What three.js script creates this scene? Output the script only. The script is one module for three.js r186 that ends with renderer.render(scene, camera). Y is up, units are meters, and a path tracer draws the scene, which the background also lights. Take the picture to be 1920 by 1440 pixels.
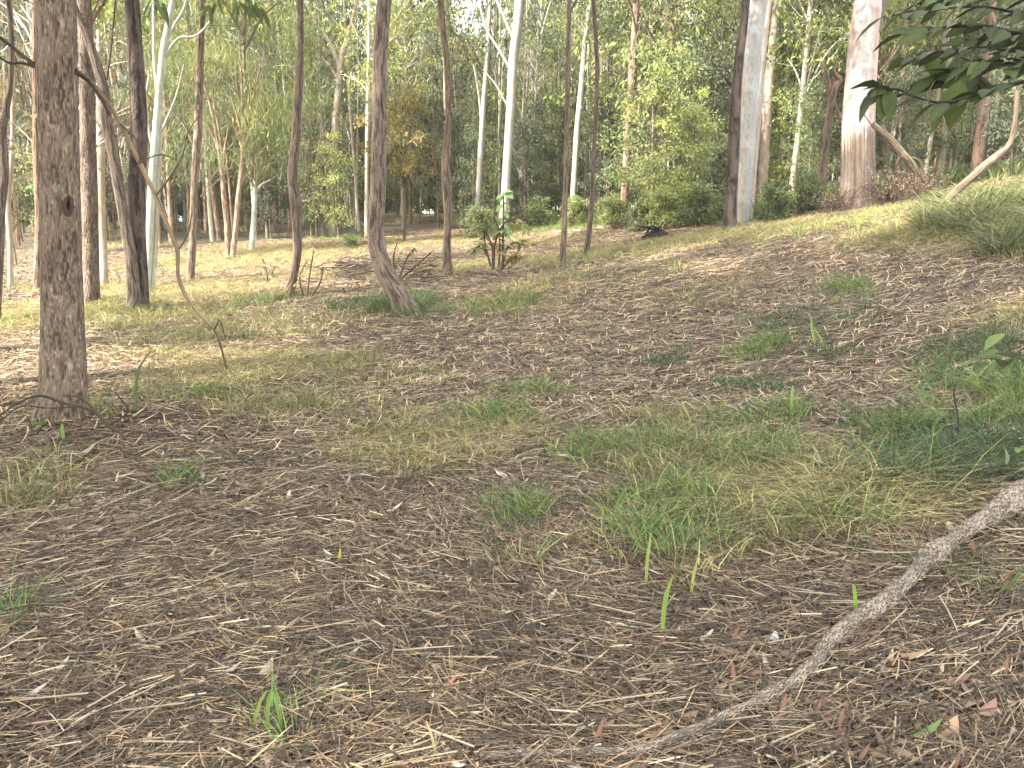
import * as THREE from 'three';
import { mergeGeometries } from 'three/addons/utils/BufferGeometryUtils.js';

// ---------- camera, sky, sun, exposure ----------
const scene = new THREE.Scene();
const FOV = 52, PITCH = 12.2 * Math.PI / 180, EYE = 1.55, FPX = 720 / Math.tan(FOV * Math.PI / 360);
const camera = new THREE.PerspectiveCamera(FOV, 4 / 3, 0.05, 900);
camera.position.set(0, EYE, 0);
camera.rotation.x = -PITCH;

const SUN = new THREE.Vector3(-0.60, 0.74, 0.34).normalize();
{
  const w = 512, h = 256, a = new Float32Array(w * h * 4);
  for (let j = 0; j < h; j++) for (let i = 0; i < w; i++) {
    const el = ((j + 0.5) / h - 0.5) * Math.PI, az = ((i + 0.5) / w - 0.5) * 2 * Math.PI;
    const y = Math.sin(el), x = Math.cos(el) * Math.cos(az), z = Math.cos(el) * Math.sin(az);
    const t = Math.pow(Math.max(0, y), 0.55), c = Math.max(0, x * SUN.x + y * SUN.y + z * SUN.z);
    const glow = 0.35 * Math.pow(c, 6);
    const k = (j * w + i) * 4;
    a[k] = 1.22 - 0.41 * t + glow; a[k + 1] = 1.21 - 0.33 * t + glow * 0.95; a[k + 2] = 1.13 - 0.17 * t + glow * 0.82; a[k + 3] = 1;
  }
  const t = new THREE.DataTexture(a, w, h, THREE.RGBAFormat, THREE.FloatType);
  t.mapping = THREE.EquirectangularReflectionMapping; t.magFilter = THREE.LinearFilter; t.needsUpdate = true;
  scene.background = t; scene.environment = t;
}
const sun = new THREE.DirectionalLight(new THREE.Color(1, 0.93, 0.80), 5);
sun.position.copy(SUN).multiplyScalar(120); sun.castShadow = true; sun.shadow.radius = 3;
Object.assign(sun.shadow.camera, { left: -60, right: 60, top: 60, bottom: -60, near: 1, far: 300 });
sun.shadow.mapSize.set(4096, 4096);
scene.add(sun, sun.target);

scene.fog = new THREE.FogExp2(new THREE.Color(0.93, 0.95, 0.86), 0.0005);

const renderer = new THREE.WebGLRenderer({ antialias: true });
renderer.toneMapping = THREE.LinearToneMapping;
renderer.toneMappingExposure = 5.8;
renderer.shadowMap.enabled = true;

// ---------- helpers ----------
let seed = 7;
const rnd = () => { seed = (seed + 0x6D2B79F5) | 0; let t = Math.imul(seed ^ (seed >>> 15), 1 | seed); t = (t + Math.imul(t ^ (t >>> 7), 61 | t)) ^ t; return ((t ^ (t >>> 14)) >>> 0) / 4294967296; };
const rr = (a, b) => a + (b - a) * rnd();
const pick = a => a[Math.floor(rnd() * a.length)];
const gauss = () => (rnd() + rnd() + rnd() + rnd() - 2) * 1.0;
const clamp = (x, a, b) => Math.min(b, Math.max(a, x));
const sm = (a, b, x) => { const t = clamp((x - a) / (b - a), 0, 1); return t * t * (3 - 2 * t); };
const V = (x, y, z) => new THREE.Vector3(x, y, z);
const perm = new Uint8Array(512);
{ const p = [...Array(256).keys()]; for (let i = 255; i > 0; i--) { const j = Math.floor(rnd() * (i + 1)); [p[i], p[j]] = [p[j], p[i]]; } for (let i = 0; i < 512; i++) perm[i] = p[i & 255]; }
const val = new Float32Array(256); for (let i = 0; i < 256; i++) val[i] = rnd() * 2 - 1;
function n3(x, y, z) {
  const X = Math.floor(x), Y = Math.floor(y), Z = Math.floor(z); x -= X; y -= Y; z -= Z;
  const u = x * x * (3 - 2 * x), v = y * y * (3 - 2 * y), w = z * z * (3 - 2 * z);
  const H = (i, j, k) => val[perm[perm[perm[(X + i) & 255] + ((Y + j) & 255)] + ((Z + k) & 255)]];
  const l = (a, b, t) => a + (b - a) * t;
  return l(l(l(H(0, 0, 0), H(1, 0, 0), u), l(H(0, 1, 0), H(1, 1, 0), u), v), l(l(H(0, 0, 1), H(1, 0, 1), u), l(H(0, 1, 1), H(1, 1, 1), u), v), w);
}
const n2 = (x, y) => n3(x, y, 0.37);
const fbm2 = (x, y) => 0.55 * n2(x, y) + 0.28 * n2(x * 2.1 + 7, y * 2.1 + 3) + 0.17 * n2(x * 4.3 + 1, y * 4.3 + 9);
// noise that tiles with period px, py
function pn(x, y, px, py, s) {
  const X = Math.floor(x), Y = Math.floor(y); x -= X; y -= Y;
  const u = x * x * (3 - 2 * x), v = y * y * (3 - 2 * y);
  const H = (i, j) => val[perm[perm[((((X + i) % px) + px) % px + s * 37) & 255] + ((((Y + j) % py) + py) % py & 255)]];
  const a = H(0, 0), b = H(1, 0), c = H(0, 1), d = H(1, 1);
  return a + (b - a) * u + (c - a + (a - b - c + d) * u) * v;
}
const used = {};
const numbered = n => { used[n] = (used[n] || 0) + 1; return used[n] === 1 ? n : n + '_' + String(used[n] - 1).padStart(3, '0'); };
function tag(o, label, category, group, kind) {
  o.userData.label = label;
  if (category) o.userData.category = category;
  if (group) o.userData.group = group;
  if (kind) o.userData.kind = kind;
  return o;
}
function mesh(name, geo, mat, parent = scene) {
  const m = new THREE.Mesh(geo, mat); m.name = parent === scene ? numbered(name) : name; m.castShadow = m.receiveShadow = true; parent.add(m); return m;
}
function group(name, pos) { const g = new THREE.Group(); g.name = numbered(name); g.position.copy(pos); scene.add(g); return g; }

// a point seen at photo pixel (px, py) and standing d metres ahead
const cP = Math.cos(PITCH), sP = Math.sin(PITCH);
function dirOf(px, py) { const u = (px - 960) / FPX, v = (720 - py) / FPX; return V(u, v * cP - sP, -(cP + v * sP)); }
function P(px, py, d) { const k = dirOf(px, py); const s = d / -k.z; return V(k.x * s, EYE + k.y * s, -d); }

// ---------- terrain: a thin plate through levelled points ----------
const ctrl = [];
const addC = (px, py, d) => { const p = P(px, py, d); ctrl.push([p.x, d, p.y]); };
[[118, 800, 5.8], [171, 577, 12.4], [257, 585, 12], [543, 556, 13.3], [755, 592, 11.6], [838, 516, 15], [1055, 503, 15], [1100, 487, 16.5], [1368, 432, 17], [1607, 390, 18],
 [430, 484, 24], [473, 468, 25], [358, 530, 18], [640, 452, 28], [945, 432, 31], [740, 428, 34], [1240, 440, 19], [1480, 415, 18], [30, 600, 11.5], [20, 505, 19], [1000, 405, 42], [730, 402, 46],
 [200, 460, 30], [0, 450, 32], [1850, 415, 11.5], [1920, 600, 7], [1920, 760, 5.0], [960, 700, 8.2], [400, 700, 8], [1500, 700, 7.3], [1400, 560, 10.5], [1740, 470, 11], [960, 560, 12.2], [1750, 352, 24], [1300, 400, 28], [1920, 330, 20]].forEach(a => addC(...a));
ctrl.push([0, 0, 0], [-1.4, 2, -0.02], [1.4, 2, 0.03], [-1.6, 3, -0.03], [1.9, 3, 0.08], [-3, 0, 0], [3, 0, 0.3], [0, -5, -0.3], [-8, -5, -0.6], [8, -5, 0.8], [-14, 6, -0.3], [-22, 20, -0.3], [14, 8, 2.2],
 [24, 20, 3.4], [-50, 45, 0.2], [-25, 60, 0.7], [0, 70, 1.3], [22, 60, 3.4], [45, 45, 6.0], [-60, 110, -1.5], [0, 110, 0.2], [50, 110, 5], [90, 60, 8], [-90, 60, -2], [-60, -40, -3], [60, -40, 4], [0, -40, -1]);
const phi = r2 => r2 < 1e-9 ? 0 : 0.5 * r2 * Math.log(r2);
const tps = (() => {
  const n = ctrl.length, N = n + 3, A = [];
  for (let i = 0; i < N; i++) A.push(new Float64Array(N + 1));
  for (let i = 0; i < n; i++) {
    for (let j = 0; j < n; j++) A[i][j] = phi((ctrl[i][0] - ctrl[j][0]) ** 2 + (ctrl[i][1] - ctrl[j][1]) ** 2);
    A[i][i] += 1.5;
    A[i][n] = A[n][i] = 1; A[i][n + 1] = A[n + 1][i] = ctrl[i][0]; A[i][n + 2] = A[n + 2][i] = ctrl[i][1]; A[i][N] = ctrl[i][2];
  }
  for (let c = 0; c < N; c++) {
    let b = c; for (let r = c + 1; r < N; r++) if (Math.abs(A[r][c]) > Math.abs(A[b][c])) b = r;
    [A[c], A[b]] = [A[b], A[c]];
    for (let r = 0; r < N; r++) if (r !== c) { const f = A[r][c] / A[c][c]; if (f) for (let k = c; k <= N; k++) A[r][k] -= f * A[c][k]; }
  }
  return A.map((row, i) => row[N] / row[i]);
})();
function ground(x, z) {
  const X = clamp(x, -85, 85), D = clamp(-z, -38, 105), n = ctrl.length;
  let h = tps[n] + tps[n + 1] * X + tps[n + 2] * D;
  for (let i = 0; i < n; i++) h += tps[i] * phi((X - ctrl[i][0]) ** 2 + (D - ctrl[i][1]) ** 2);
  return h + 0.030 * n2(x * 0.9 + 3, z * 0.9) + 0.016 * n2(x * 2.7, z * 2.7 + 8) + 0.008 * n2(x * 7, z * 7);
}
function G(px, py, lift = 0) {           // where the sight line of a photo pixel meets the ground
  const k = dirOf(px, py); let s0 = 0.5;
  for (let s = 0.5; s < 120; s += 0.05 + s * 0.01) { if (EYE + k.y * s < ground(k.x * s, k.z * s)) { let a = s0, b = s; for (let i = 0; i < 14; i++) { const m = (a + b) / 2; if (EYE + k.y * m < ground(k.x * m, k.z * m)) b = m; else a = m; } s0 = b; const p = V(k.x * b, 0, k.z * b); p.y = ground(p.x, p.z) + lift; return p; } s0 = s; }
  const p = V(k.x * 100, 0, k.z * 100); p.y = ground(p.x, p.z); return p;
}

// ---------- textures ----------
function texture(w, h, fn, tileW, tileH) {
  const c = new Uint8Array(w * h * 4), b = new Uint8Array(w * h * 4);
  const e = x => Math.round(255 * (x <= 0.0031308 ? 12.92 * Math.max(0, x) : 1.055 * Math.pow(Math.min(1, x), 1 / 2.4) - 0.055));
  for (let j = 0; j < h; j++) for (let i = 0; i < w; i++) {
    const [r, g, bl, t] = fn(i / w, j / h), k = (j * w + i) * 4;
    c[k] = e(r); c[k + 1] = e(g); c[k + 2] = e(bl); c[k + 3] = 255; b[k] = b[k + 1] = b[k + 2] = clamp(Math.round(t * 255), 0, 255); b[k + 3] = 255;
  }
  const mk = (a, s) => { const t = new THREE.DataTexture(a, w, h); t.wrapS = t.wrapT = THREE.RepeatWrapping; t.magFilter = THREE.LinearFilter; t.minFilter = THREE.LinearMipmapLinearFilter; t.generateMipmaps = true; if (s) t.colorSpace = THREE.SRGBColorSpace; t.repeat.set(1 / tileW, 1 / tileH); t.needsUpdate = true; return t; };
  return { map: mk(c, true), bump: mk(b, false) };
}
const mix3 = (a, b, t) => [a[0] + (b[0] - a[0]) * t, a[1] + (b[1] - a[1]) * t, a[2] + (b[2] - a[2]) * t];
const rid = x => 1 - Math.abs(x);
const TW = 0.6, TH = 1.2;
const barkTex = {
  box: texture(512, 1024, (u, v) => {
    const wx = 0.5 * pn(u * 4, v * 6, 4, 6, 1) + 0.3 * pn(u * 9, v * 14, 9, 14, 6), a = pn(u * 20 + wx, v * 6, 20, 6, 2), b = pn(u * 44 + wx * 1.6, v * 15, 44, 15, 3), f = pn(u * 110, v * 44, 110, 44, 4), g = pn(u * 4, v * 5, 4, 5, 5);
    const h = clamp(0.58 + 0.13 * a + 0.32 * b + 0.34 * f, 0, 1);
    const c = mix3([0.040, 0.029, 0.022], mix3([0.120, 0.092, 0.072], [0.155, 0.125, 0.100], 0.5 + 0.5 * g), sm(0.12, 0.75, h));
    const fl = f > 0.5 && b > 0.1 ? 0.085 : 0; return [c[0] + fl, c[1] + fl * 0.96, c[2] + fl * 0.88, h];
  }, TW, TH),
  iron: texture(512, 1024, (u, v) => {
    const wx = 0.6 * pn(u * 3, v * 5, 3, 5, 6) + 0.3 * pn(u * 8, v * 12, 8, 12, 9), a = pn(u * 12 + wx, v * 4, 12, 4, 7), b = pn(u * 30 + wx * 1.5, v * 14, 30, 14, 8), f = pn(u * 90, v * 50, 90, 50, 9);
    const h = clamp(0.5 + 0.55 * a + 0.28 * b + 0.18 * f, 0, 1);
    return [...mix3([0.018, 0.012, 0.010], [0.092, 0.064, 0.052], sm(0.2, 0.85, h)), h];
  }, TW, TH),
  string: texture(512, 1024, (u, v) => {
    const wx = 0.7 * pn(u * 3, v * 4, 3, 4, 10) + 0.25 * pn(u * 9, v * 9, 9, 9, 13), a = pn(u * 18 + wx, v * 4, 18, 4, 11), b = pn(u * 46 + wx * 2, v * 13, 46, 13, 12), f = pn(u * 110, v * 50, 110, 50, 13), g = pn(u * 5, v * 9, 5, 9, 14);
    const h = clamp(0.55 + 0.38 * a + 0.34 * b + 0.2 * f, 0, 1);
    return [...mix3([0.036, 0.026, 0.020], mix3([0.130, 0.098, 0.078], [0.165, 0.133, 0.110], 0.5 + 0.5 * g), sm(0.12, 0.8, h)), h];
  }, TW, TH),
  smooth: texture(512, 1024, (u, v) => {
    const a = pn(u * 5, v * 7, 5, 7, 15), b = pn(u * 13, v * 20, 13, 20, 16), f = pn(u * 80, v * 10, 80, 10, 17) + 0.5 * pn(u * 30, v * 5, 30, 5, 12), s = pn(u * 24, v * 60, 24, 60, 18);
    const m = clamp(0.5 + 0.6 * a + 0.35 * b, 0, 1);
    let c = mix3([0.29, 0.26, 0.23], [0.375, 0.365, 0.35], m); const d = s > 0.66 ? -0.07 : 0; const q = 0.055 * f + d;
    return [c[0] + q, c[1] + q, c[2] + q, clamp(0.5 + 0.25 * b + 0.2 * f + d * 2, 0, 1)];
  }, TW, TH),
  flaky: texture(512, 512, (u, v) => {
    const a = pn(u * 36, v * 34, 36, 34, 19), b = pn(u * 84, v * 80, 84, 80, 20), g = pn(u * 7, v * 5, 7, 5, 21);
    const h = sm(-0.75, 0.45, a + 0.5 * b + 0.35 * g);
    const c = mix3([0.085, 0.064, 0.050], [0.225, 0.195, 0.165], h); const q = 0.04 * b; return [c[0] + q, c[1] + q, c[2] + q, h];
  }, 0.30, 0.30),
};
const soilTex = texture(1024, 1024, (u, v) => {
  const a = pn(u * 12, v * 12, 12, 12, 22), b = pn(u * 50, v * 50, 50, 50, 23);
  const s1 = rid(pn(u * 40 + 2 * a, v * 150, 40, 150, 24)), s2 = rid(pn(u * 170, v * 36 + 2 * a, 170, 36, 25)), f = pn(u * 220, v * 220, 220, 220, 26);
  const st = Math.max(Math.pow(s1, 5), Math.pow(s2, 5) * (0.6 + 0.4 * b));
  const m = clamp(0.30 + 0.62 * st + 0.22 * b + 0.25 * f, 0, 1);
  const c = mix3([0.024, 0.017, 0.013], [0.17, 0.13, 0.097], m); return [...c, m];
}, 2.4, 2.4);
const std = (o) => new THREE.MeshStandardMaterial({ roughness: 0.95, metalness: 0, ...o });
const bark = (k, bump, tint) => std({ map: barkTex[k].map, bumpMap: barkTex[k].bump, bumpScale: bump, vertexColors: true, color: tint ? new THREE.Color(...tint) : new THREE.Color(1, 1, 1), roughness: k === 'smooth' ? 0.8 : 0.95 });
const M = {
  box: bark('box', 0.02, [1.1, 0.98, 0.88]), boxWarm: bark('box', 0.016, [1.08, 0.98, 0.92]), iron: bark('iron', 0.03), string: bark('string', 0.014, [1.0, 0.95, 0.89]), smooth: bark('smooth', 0.004), flaky: bark('flaky', 0.008, [1.05, 0.97, 0.88]),
  pinkish: bark('string', 0.01, [1.55, 1.42, 1.32]), pale: bark('smooth', 0.004, [1.1, 1.06, 0.96]), mint: bark('smooth', 0.004, [1.0, 1.12, 0.98]), greygum: bark('smooth', 0.004, [0.8, 0.8, 0.77]), tan: bark('string', 0.008, [2.4, 2.2, 1.9]),
  soil: std({ map: soilTex.map, bumpMap: soilTex.bump, bumpScale: 0.02, vertexColors: true, roughness: 1 }),
  straw: std({ vertexColors: true, roughness: 0.85, side: THREE.DoubleSide }),
  wood: std({ vertexColors: true, roughness: 0.9, map: barkTex.string.map, bumpMap: barkTex.string.bump, bumpScale: 0.006 }),
  leaf: new THREE.MeshPhysicalMaterial({ vertexColors: true, roughness: 0.9, transmission: 0.5, thickness: 0, side: THREE.DoubleSide, specularIntensity: 0.5 }),
  blade: new THREE.MeshPhysicalMaterial({ vertexColors: true, roughness: 0.85, transmission: 0.3, thickness: 0, side: THREE.DoubleSide, specularIntensity: 0.5 }),
  gloss: new THREE.MeshPhysicalMaterial({ vertexColors: true, roughness: 0.8, specularIntensity: 0.35, transmission: 0.25, thickness: 0, side: THREE.DoubleSide }),
};

// ---------- geometry makers ----------
class Geo {                               // raw triangles with colour and uv
  constructor() { this.p = []; this.n = []; this.c = []; this.u = []; this.i = []; }
  vert(x, y, z, nx, ny, nz, c, u = 0, v = 0) { this.p.push(x, y, z); this.n.push(nx, ny, nz); this.c.push(c[0], c[1], c[2]); this.u.push(u, v); return this.p.length / 3 - 1; }
  tri(a, b, c) { this.i.push(a, b, c); }
  build() {
    const g = new THREE.BufferGeometry();
    g.setAttribute('position', new THREE.Float32BufferAttribute(this.p, 3)); g.setAttribute('normal', new THREE.Float32BufferAttribute(this.n, 3));
    g.setAttribute('color', new THREE.Float32BufferAttribute(this.c, 3)); g.setAttribute('uv', new THREE.Float32BufferAttribute(this.u, 2)); g.setIndex(this.i); return g;
  }
}
const WHITE = [1, 1, 1];
// tube through pts with radii; o.disp(theta, s, t) adds to the radius share, o.col(theta, s, t) gives colour
function tubeInto(g, pts, rad, o = {}) {
  const seg = o.seg || 8, per = o.per || 4;
  const cv = new THREE.CatmullRomCurve3(pts, false, 'centripetal'), n = o.n || Math.max(2, (pts.length - 1) * per);
  const rAvg = rad.reduce((a, b) => a + b) / rad.length, tl = o.tile || TW, k = Math.max(1, Math.round(2 * Math.PI * rAvg / tl)) * tl;
  const base = g.p.length / 3; let T = V(0, 1, 0), N = V(1, 0, 0), B, s = 0, prev = null;
  for (let a = 0; a <= n; a++) {
    const t = a / n, c = cv.getPoint(t); T = cv.getTangent(t);
    if (a === 0) { N = Math.abs(T.y) < 0.9 ? V(0, 1, 0) : V(1, 0, 0); }
    N.sub(T.clone().multiplyScalar(N.dot(T))).normalize(); B = T.clone().cross(N);
    const f = t * (rad.length - 1), q = Math.min(rad.length - 2, Math.floor(f)), R = rad[q] + (rad[q + 1] - rad[q]) * (f - q); if (prev) s += prev.distanceTo(c); prev = c;
    for (let b = 0; b <= seg; b++) {
      const th = (b % seg) / seg * 2 * Math.PI, cx = Math.cos(th), sx = Math.sin(th), r = R * (1 + (o.disp ? o.disp(th, s, t) : 0));
      const nx = N.x * cx + B.x * sx, ny = N.y * cx + B.y * sx, nz = N.z * cx + B.z * sx;
      g.vert(c.x + nx * r, c.y + ny * r, c.z + nz * r, nx, ny, nz, o.col ? o.col(th, s, t) : WHITE, b / seg * k, s);
      if (a && b) { const i = base + a * (seg + 1) + b; g.tri(i, i - 1, i - seg - 2); g.tri(i, i - seg - 2, i - seg - 1); }
    }
  }
  if (o.cap) for (const [ring, sgn] of [[0, -1], [n, 1]]) {
    const c = cv.getPoint(ring / n), tt = cv.getTangent(ring / n).multiplyScalar(sgn), m = g.vert(c.x, c.y, c.z, tt.x, tt.y, tt.z, o.capCol || WHITE, 0, 0);
    for (let b = 0; b < seg; b++) { const i = base + ring * (seg + 1) + b; sgn > 0 ? g.tri(m, i, i + 1) : g.tri(m, i + 1, i); }
  }
  return g;
}
function tube(pts, rad, o = {}) { const g = tubeInto(new Geo(), pts, rad, o).build(); if (o.disp) { g.computeVertexNormals(); } return g; }
// one leaf: base at b, along unit dir, width dir w, folded rhombus or lanceolate
function leafInto(g, b, dir, wd, len, wid, c, seg = 1, curl = 0) {
  const nrm = dir.clone().cross(wd).normalize();
  const prof = seg === 1 ? null : seg === 2 ? [[0.28, 0.82], [0.62, 0.8]] : [[0.15, 0.6], [0.38, 1], [0.62, 0.86], [0.84, 0.42]];
  const at = (t, s) => { const q = -curl * t * t * len; return [b.x + dir.x * len * t + wd.x * wid * s + nrm.x * (q + Math.abs(s) * wid * 0.35), b.y + dir.y * len * t + wd.y * wid * s + nrm.y * (q + Math.abs(s) * wid * 0.35), b.z + dir.z * len * t + wd.z * wid * s + nrm.z * (q + Math.abs(s) * wid * 0.35)]; };
  const v = (t, s, cc) => g.vert(...at(t, s), nrm.x - wd.x * s * 0.6 + dir.x * 2 * curl * t, nrm.y - wd.y * s * 0.6 + dir.y * 2 * curl * t, nrm.z - wd.z * s * 0.6 + dir.z * 2 * curl * t, cc || c);
  if (seg === 1) { const a = v(0, 0), l = v(0.45, -0.5), r = v(0.45, 0.5), t = v(1, 0); g.tri(a, l, t); g.tri(a, t, r); return; }
  const vein = [c[0] * 1.25 + 0.01, c[1] * 1.2 + 0.01, c[2] * 1.1];
  let pm = v(0, 0, vein), pl = -1, pr = -1; 
  for (const [t, w] of prof) { const m = v(t, 0, seg > 2 ? vein : c), l = v(t, -w / 2), r = v(t, w / 2); if (pl < 0) { g.tri(pm, l, m); g.tri(pm, m, r); } else { g.tri(pl, l, m); g.tri(pl, m, pm); g.tri(pm, m, r); g.tri(pm, r, pr); } pm = m; pl = l; pr = r; }
  const tip = v(1, 0); g.tri(pl, tip, pm); g.tri(pm, tip, pr);
}
const ortho = d => { const a = V(gauss(), gauss(), gauss()); a.sub(d.clone().multiplyScalar(a.dot(d))); return a.lengthSq() < 1e-6 ? V(1, 0, 0) : a.normalize(); };
const jit = (c, k) => { const f = 1 + gauss() * k, h = gauss() * k * 0.35; return [Math.max(0.004, c[0] * f * (1 + h)), Math.max(0.004, c[1] * f), Math.max(0.003, c[2] * f * (1 - h))]; };

// crown and limbs of one tree kind, built round the axis x = z = 0 from y0 to y1
function crownKind(o) {
  const leaf = new Geo(), limb = new Geo(), cl = [];
  for (let k = 0; k < o.clusters; k++) {
    const t = Math.pow(rnd(), o.low || 1), y = o.y0 + (o.y1 - o.y0) * t, env = Math.sqrt(Math.max(0.05, Math.sin(Math.PI * (0.12 + 0.82 * t))));
    const a = rnd() * 6.283, q = Math.sqrt(rnd()) * (0.75 + 0.4 * n3(Math.cos(a) * 2, t * 4, Math.sin(a) * 2 + o.clusters)), r = o.r * env * q;
    cl.push(V(Math.cos(a) * r, y, Math.sin(a) * r));
  }
  for (const c of cl) {
    const s = rr(0.55, 1.25) * o.cr, dead = rnd() < (o.dead || 0);
    const tone = jit(dead ? [0.16, 0.085, 0.05] : pick(o.cols), 0.22);
    for (let k = 0; k < o.leaves; k++) {
      const b = V(c.x + gauss() * s, c.y + gauss() * s * (o.flat || 0.7), c.z + gauss() * s);
      const d = V(gauss(), gauss() - (o.droop ?? 0.9), gauss()).normalize();
      leafInto(leaf, b, d, ortho(d), o.len * rr(0.6, 1.3), o.wid * rr(0.7, 1.3), jit(tone, 0.2), 1);
    }
  }
  for (const c of cl) if (rnd() < (o.limbs ?? 0.5)) {
    const R = Math.hypot(c.x, c.z), y = Math.max(o.y0 * 0.75, c.y - R * rr(0.7, 1.4) - 0.3), m = V(c.x * rr(0.3, 0.55), y + (c.y - y) * rr(0.45, 0.7), c.z * rr(0.3, 0.55));
    const w = rr(0.012, 0.034) * (o.limbW || 1);
    tubeInto(limb, [V(0, y, 0), m, c], [w, w * 0.75, w * 0.3], { seg: 5, per: 3 });
    for (let k = 0; k < 2; k++) { const e = V(c.x + gauss() * 0.8, c.y + gauss() * 0.5, c.z + gauss() * 0.8); tubeInto(limb, [m.clone().lerp(c, 0.4), c.clone().lerp(e, 0.5), e], [w * 0.45, w * 0.3, w * 0.15], { seg: 4, per: 2 }); }
  }
  return { crown: leaf.build(), limb: limb.build() };
}

// ---------- ground ----------
const clearing = (x, d) => {              // 1 in the mown clearing, 0 under the wood
  const edge = x < 2 ? 27 + 6 * sm(-16, 2, x) : 31 - 12 * sm(2, 6, x);
  return 1 - sm(edge - 2, edge + 2, d + 1.5 * n2(x * 0.5, d * 0.5));
};
{
  const xs = [], ds = [];
  for (let i = -110; i <= 110; i++) xs.push(Math.sign(i) * (Math.abs(i) * 0.06 + Math.pow(Math.abs(i) / 110, 4) * 330));
  for (let j = 0; j <= 190; j++) ds.push(j < 16 ? -1.2 * (16 - j) ** 2 : (j - 16) * 0.075 + Math.pow((j - 16) / 174, 3.5) * 420);
  const g = new Geo();
  ds.forEach((d, j) => xs.forEach((x, i) => {
    const dry = sm(0.0, 0.35, fbm2(x * 0.35 + 20, d * 0.35)), wood = 1 - clearing(x, d), m = 0.85 + 0.25 * fbm2(x * 1.3, d * 1.3);
    let c = mix3([1.05, 1.0, 0.95], [1.35, 1.36, 1.0], 0.6 * dry);
    c = mix3(c, [0.75, 0.95, 0.55], 0.6 * wood * sm(-0.2, 0.3, fbm2(x * 0.6, d * 0.6 + 40)));
    const y = ground(x, -d);
    g.vert(x, y, -d, 0, 1, 0, [c[0] * m, c[1] * m, c[2] * m], x, d);
    if (i && j) { const w = xs.length, k = j * w + i; g.tri(k, k - 1, k - w - 1); g.tri(k, k - w - 1, k - w); }
  }));
  const geo = g.build(); geo.computeVertexNormals();
  tag(mesh('ground', geo, M.soil), 'sloping forest floor of brown litter and soil', 'ground', null, 'structure');
}
console.log('ground');

// ---------- crown kinds shared between the trees ----------
const GR = [[0.115, 0.144, 0.053], [0.144, 0.172, 0.063], [0.098, 0.121, 0.057], [0.172, 0.201, 0.067]];
const LIME = [[0.265, 0.293, 0.086], [0.230, 0.259, 0.081], [0.196, 0.218, 0.081]];
const DULL = [[0.098, 0.115, 0.063], [0.115, 0.127, 0.075], [0.086, 0.103, 0.052], [0.138, 0.149, 0.081]];
const DRY = [[0.17, 0.115, 0.07], [0.20, 0.15, 0.085], [0.12, 0.12, 0.06]];
const GOLD = [[0.30, 0.225, 0.07], [0.25, 0.20, 0.07], [0.20, 0.20, 0.075]];
const K = {
  // tall gums: y in metres, used at scale near 1
  gum: [0, 1, 2].map(i => crownKind({ y0: 4.2 + i * 0.6, y1: 15, r: 2.5, clusters: 70, leaves: 62, cr: 0.55, len: 0.19, wid: 0.055, cols: i === 1 ? DULL : GR, dead: 0.02 })),
  feather: [0, 1].map(i => crownKind({ y0: 2.6, y1: 11, r: 2.3, clusters: 80, leaves: 95, cr: 0.5, flat: 1.0, droop: 1.2, len: 0.30, wid: 0.022, cols: i ? GR : LIME, limbs: 0.6, limbW: 0.8 })),
  lime: [0, 1].map(i => crownKind({ y0: 3.4, y1: 14, r: 2.4, clusters: 64, leaves: 60, cr: 0.6, len: 0.18, wid: 0.06, cols: LIME })),
  thin: [0, 1].map(i => crownKind({ y0: 3.0, y1: 13, r: 1.5, clusters: 46, leaves: 48, cr: 0.42, len: 0.18, wid: 0.05, cols: DULL, limbs: 0.8 })),
  under: [0, 1, 2].map(i => crownKind({ y0: 0.7, y1: 4.6, r: 1.35, clusters: 60, leaves: 70, cr: 0.33, len: 0.12, wid: 0.05, droop: 0.4, cols: [LIME, GR, DULL][i], limbs: 0.5, limbW: 0.6 })),
  dry: [0, 1].map(i => crownKind({ y0: 1.6, y1: 7.5, r: 1.5, clusters: 44, leaves: 34, cr: 0.42, len: 0.14, wid: 0.035, cols: DRY, limbs: 1, limbW: 0.7 })),
  gold: [crownKind({ y0: 2.1, y1: 4.6, r: 1.7, clusters: 60, leaves: 62, cr: 0.32, len: 0.13, wid: 0.06, cols: GOLD, limbs: 0.6, limbW: 0.6 })],
  bush: [0, 1].map(i => crownKind({ y0: 0.08, y1: 1.15, r: 0.75, clusters: 55, leaves: 55, cr: 0.17, len: 0.085, wid: 0.042, droop: 0.1, cols: i ? GR : LIME, limbs: 0.3, limbW: 0.4 })),
  shade: [0, 1].map(i => crownKind({ y0: 7, y1: 15, r: 3.6, clusters: 90, leaves: 60, cr: 0.7, len: 0.26, wid: 0.09, cols: GR })),
};
console.log('crowns');

const whereAt = px => { for (const [e, w] of [[140, 'left of the thick trunk'], [270, 'behind the dark twin stems'], [345, 'behind the mint-barked clump'], [420, 'right of the pinkish bent trunk'], [540, 'behind the fan-branched trees'], [690, 'left of the curved tree'], [830, 'right of the curved tree'], [940, 'right of the twisted trunk'], [1055, 'right of the leaning grey gum'], [1180, 'behind the slim pair'], [1365, 'left of the furrowed trunk'], [1450, 'behind the grey gums'], [1580, 'left of the massive gum'], [1720, 'right of the massive gum']]) if (px < e) return w; return 'behind the overhanging leaves'; };
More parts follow.
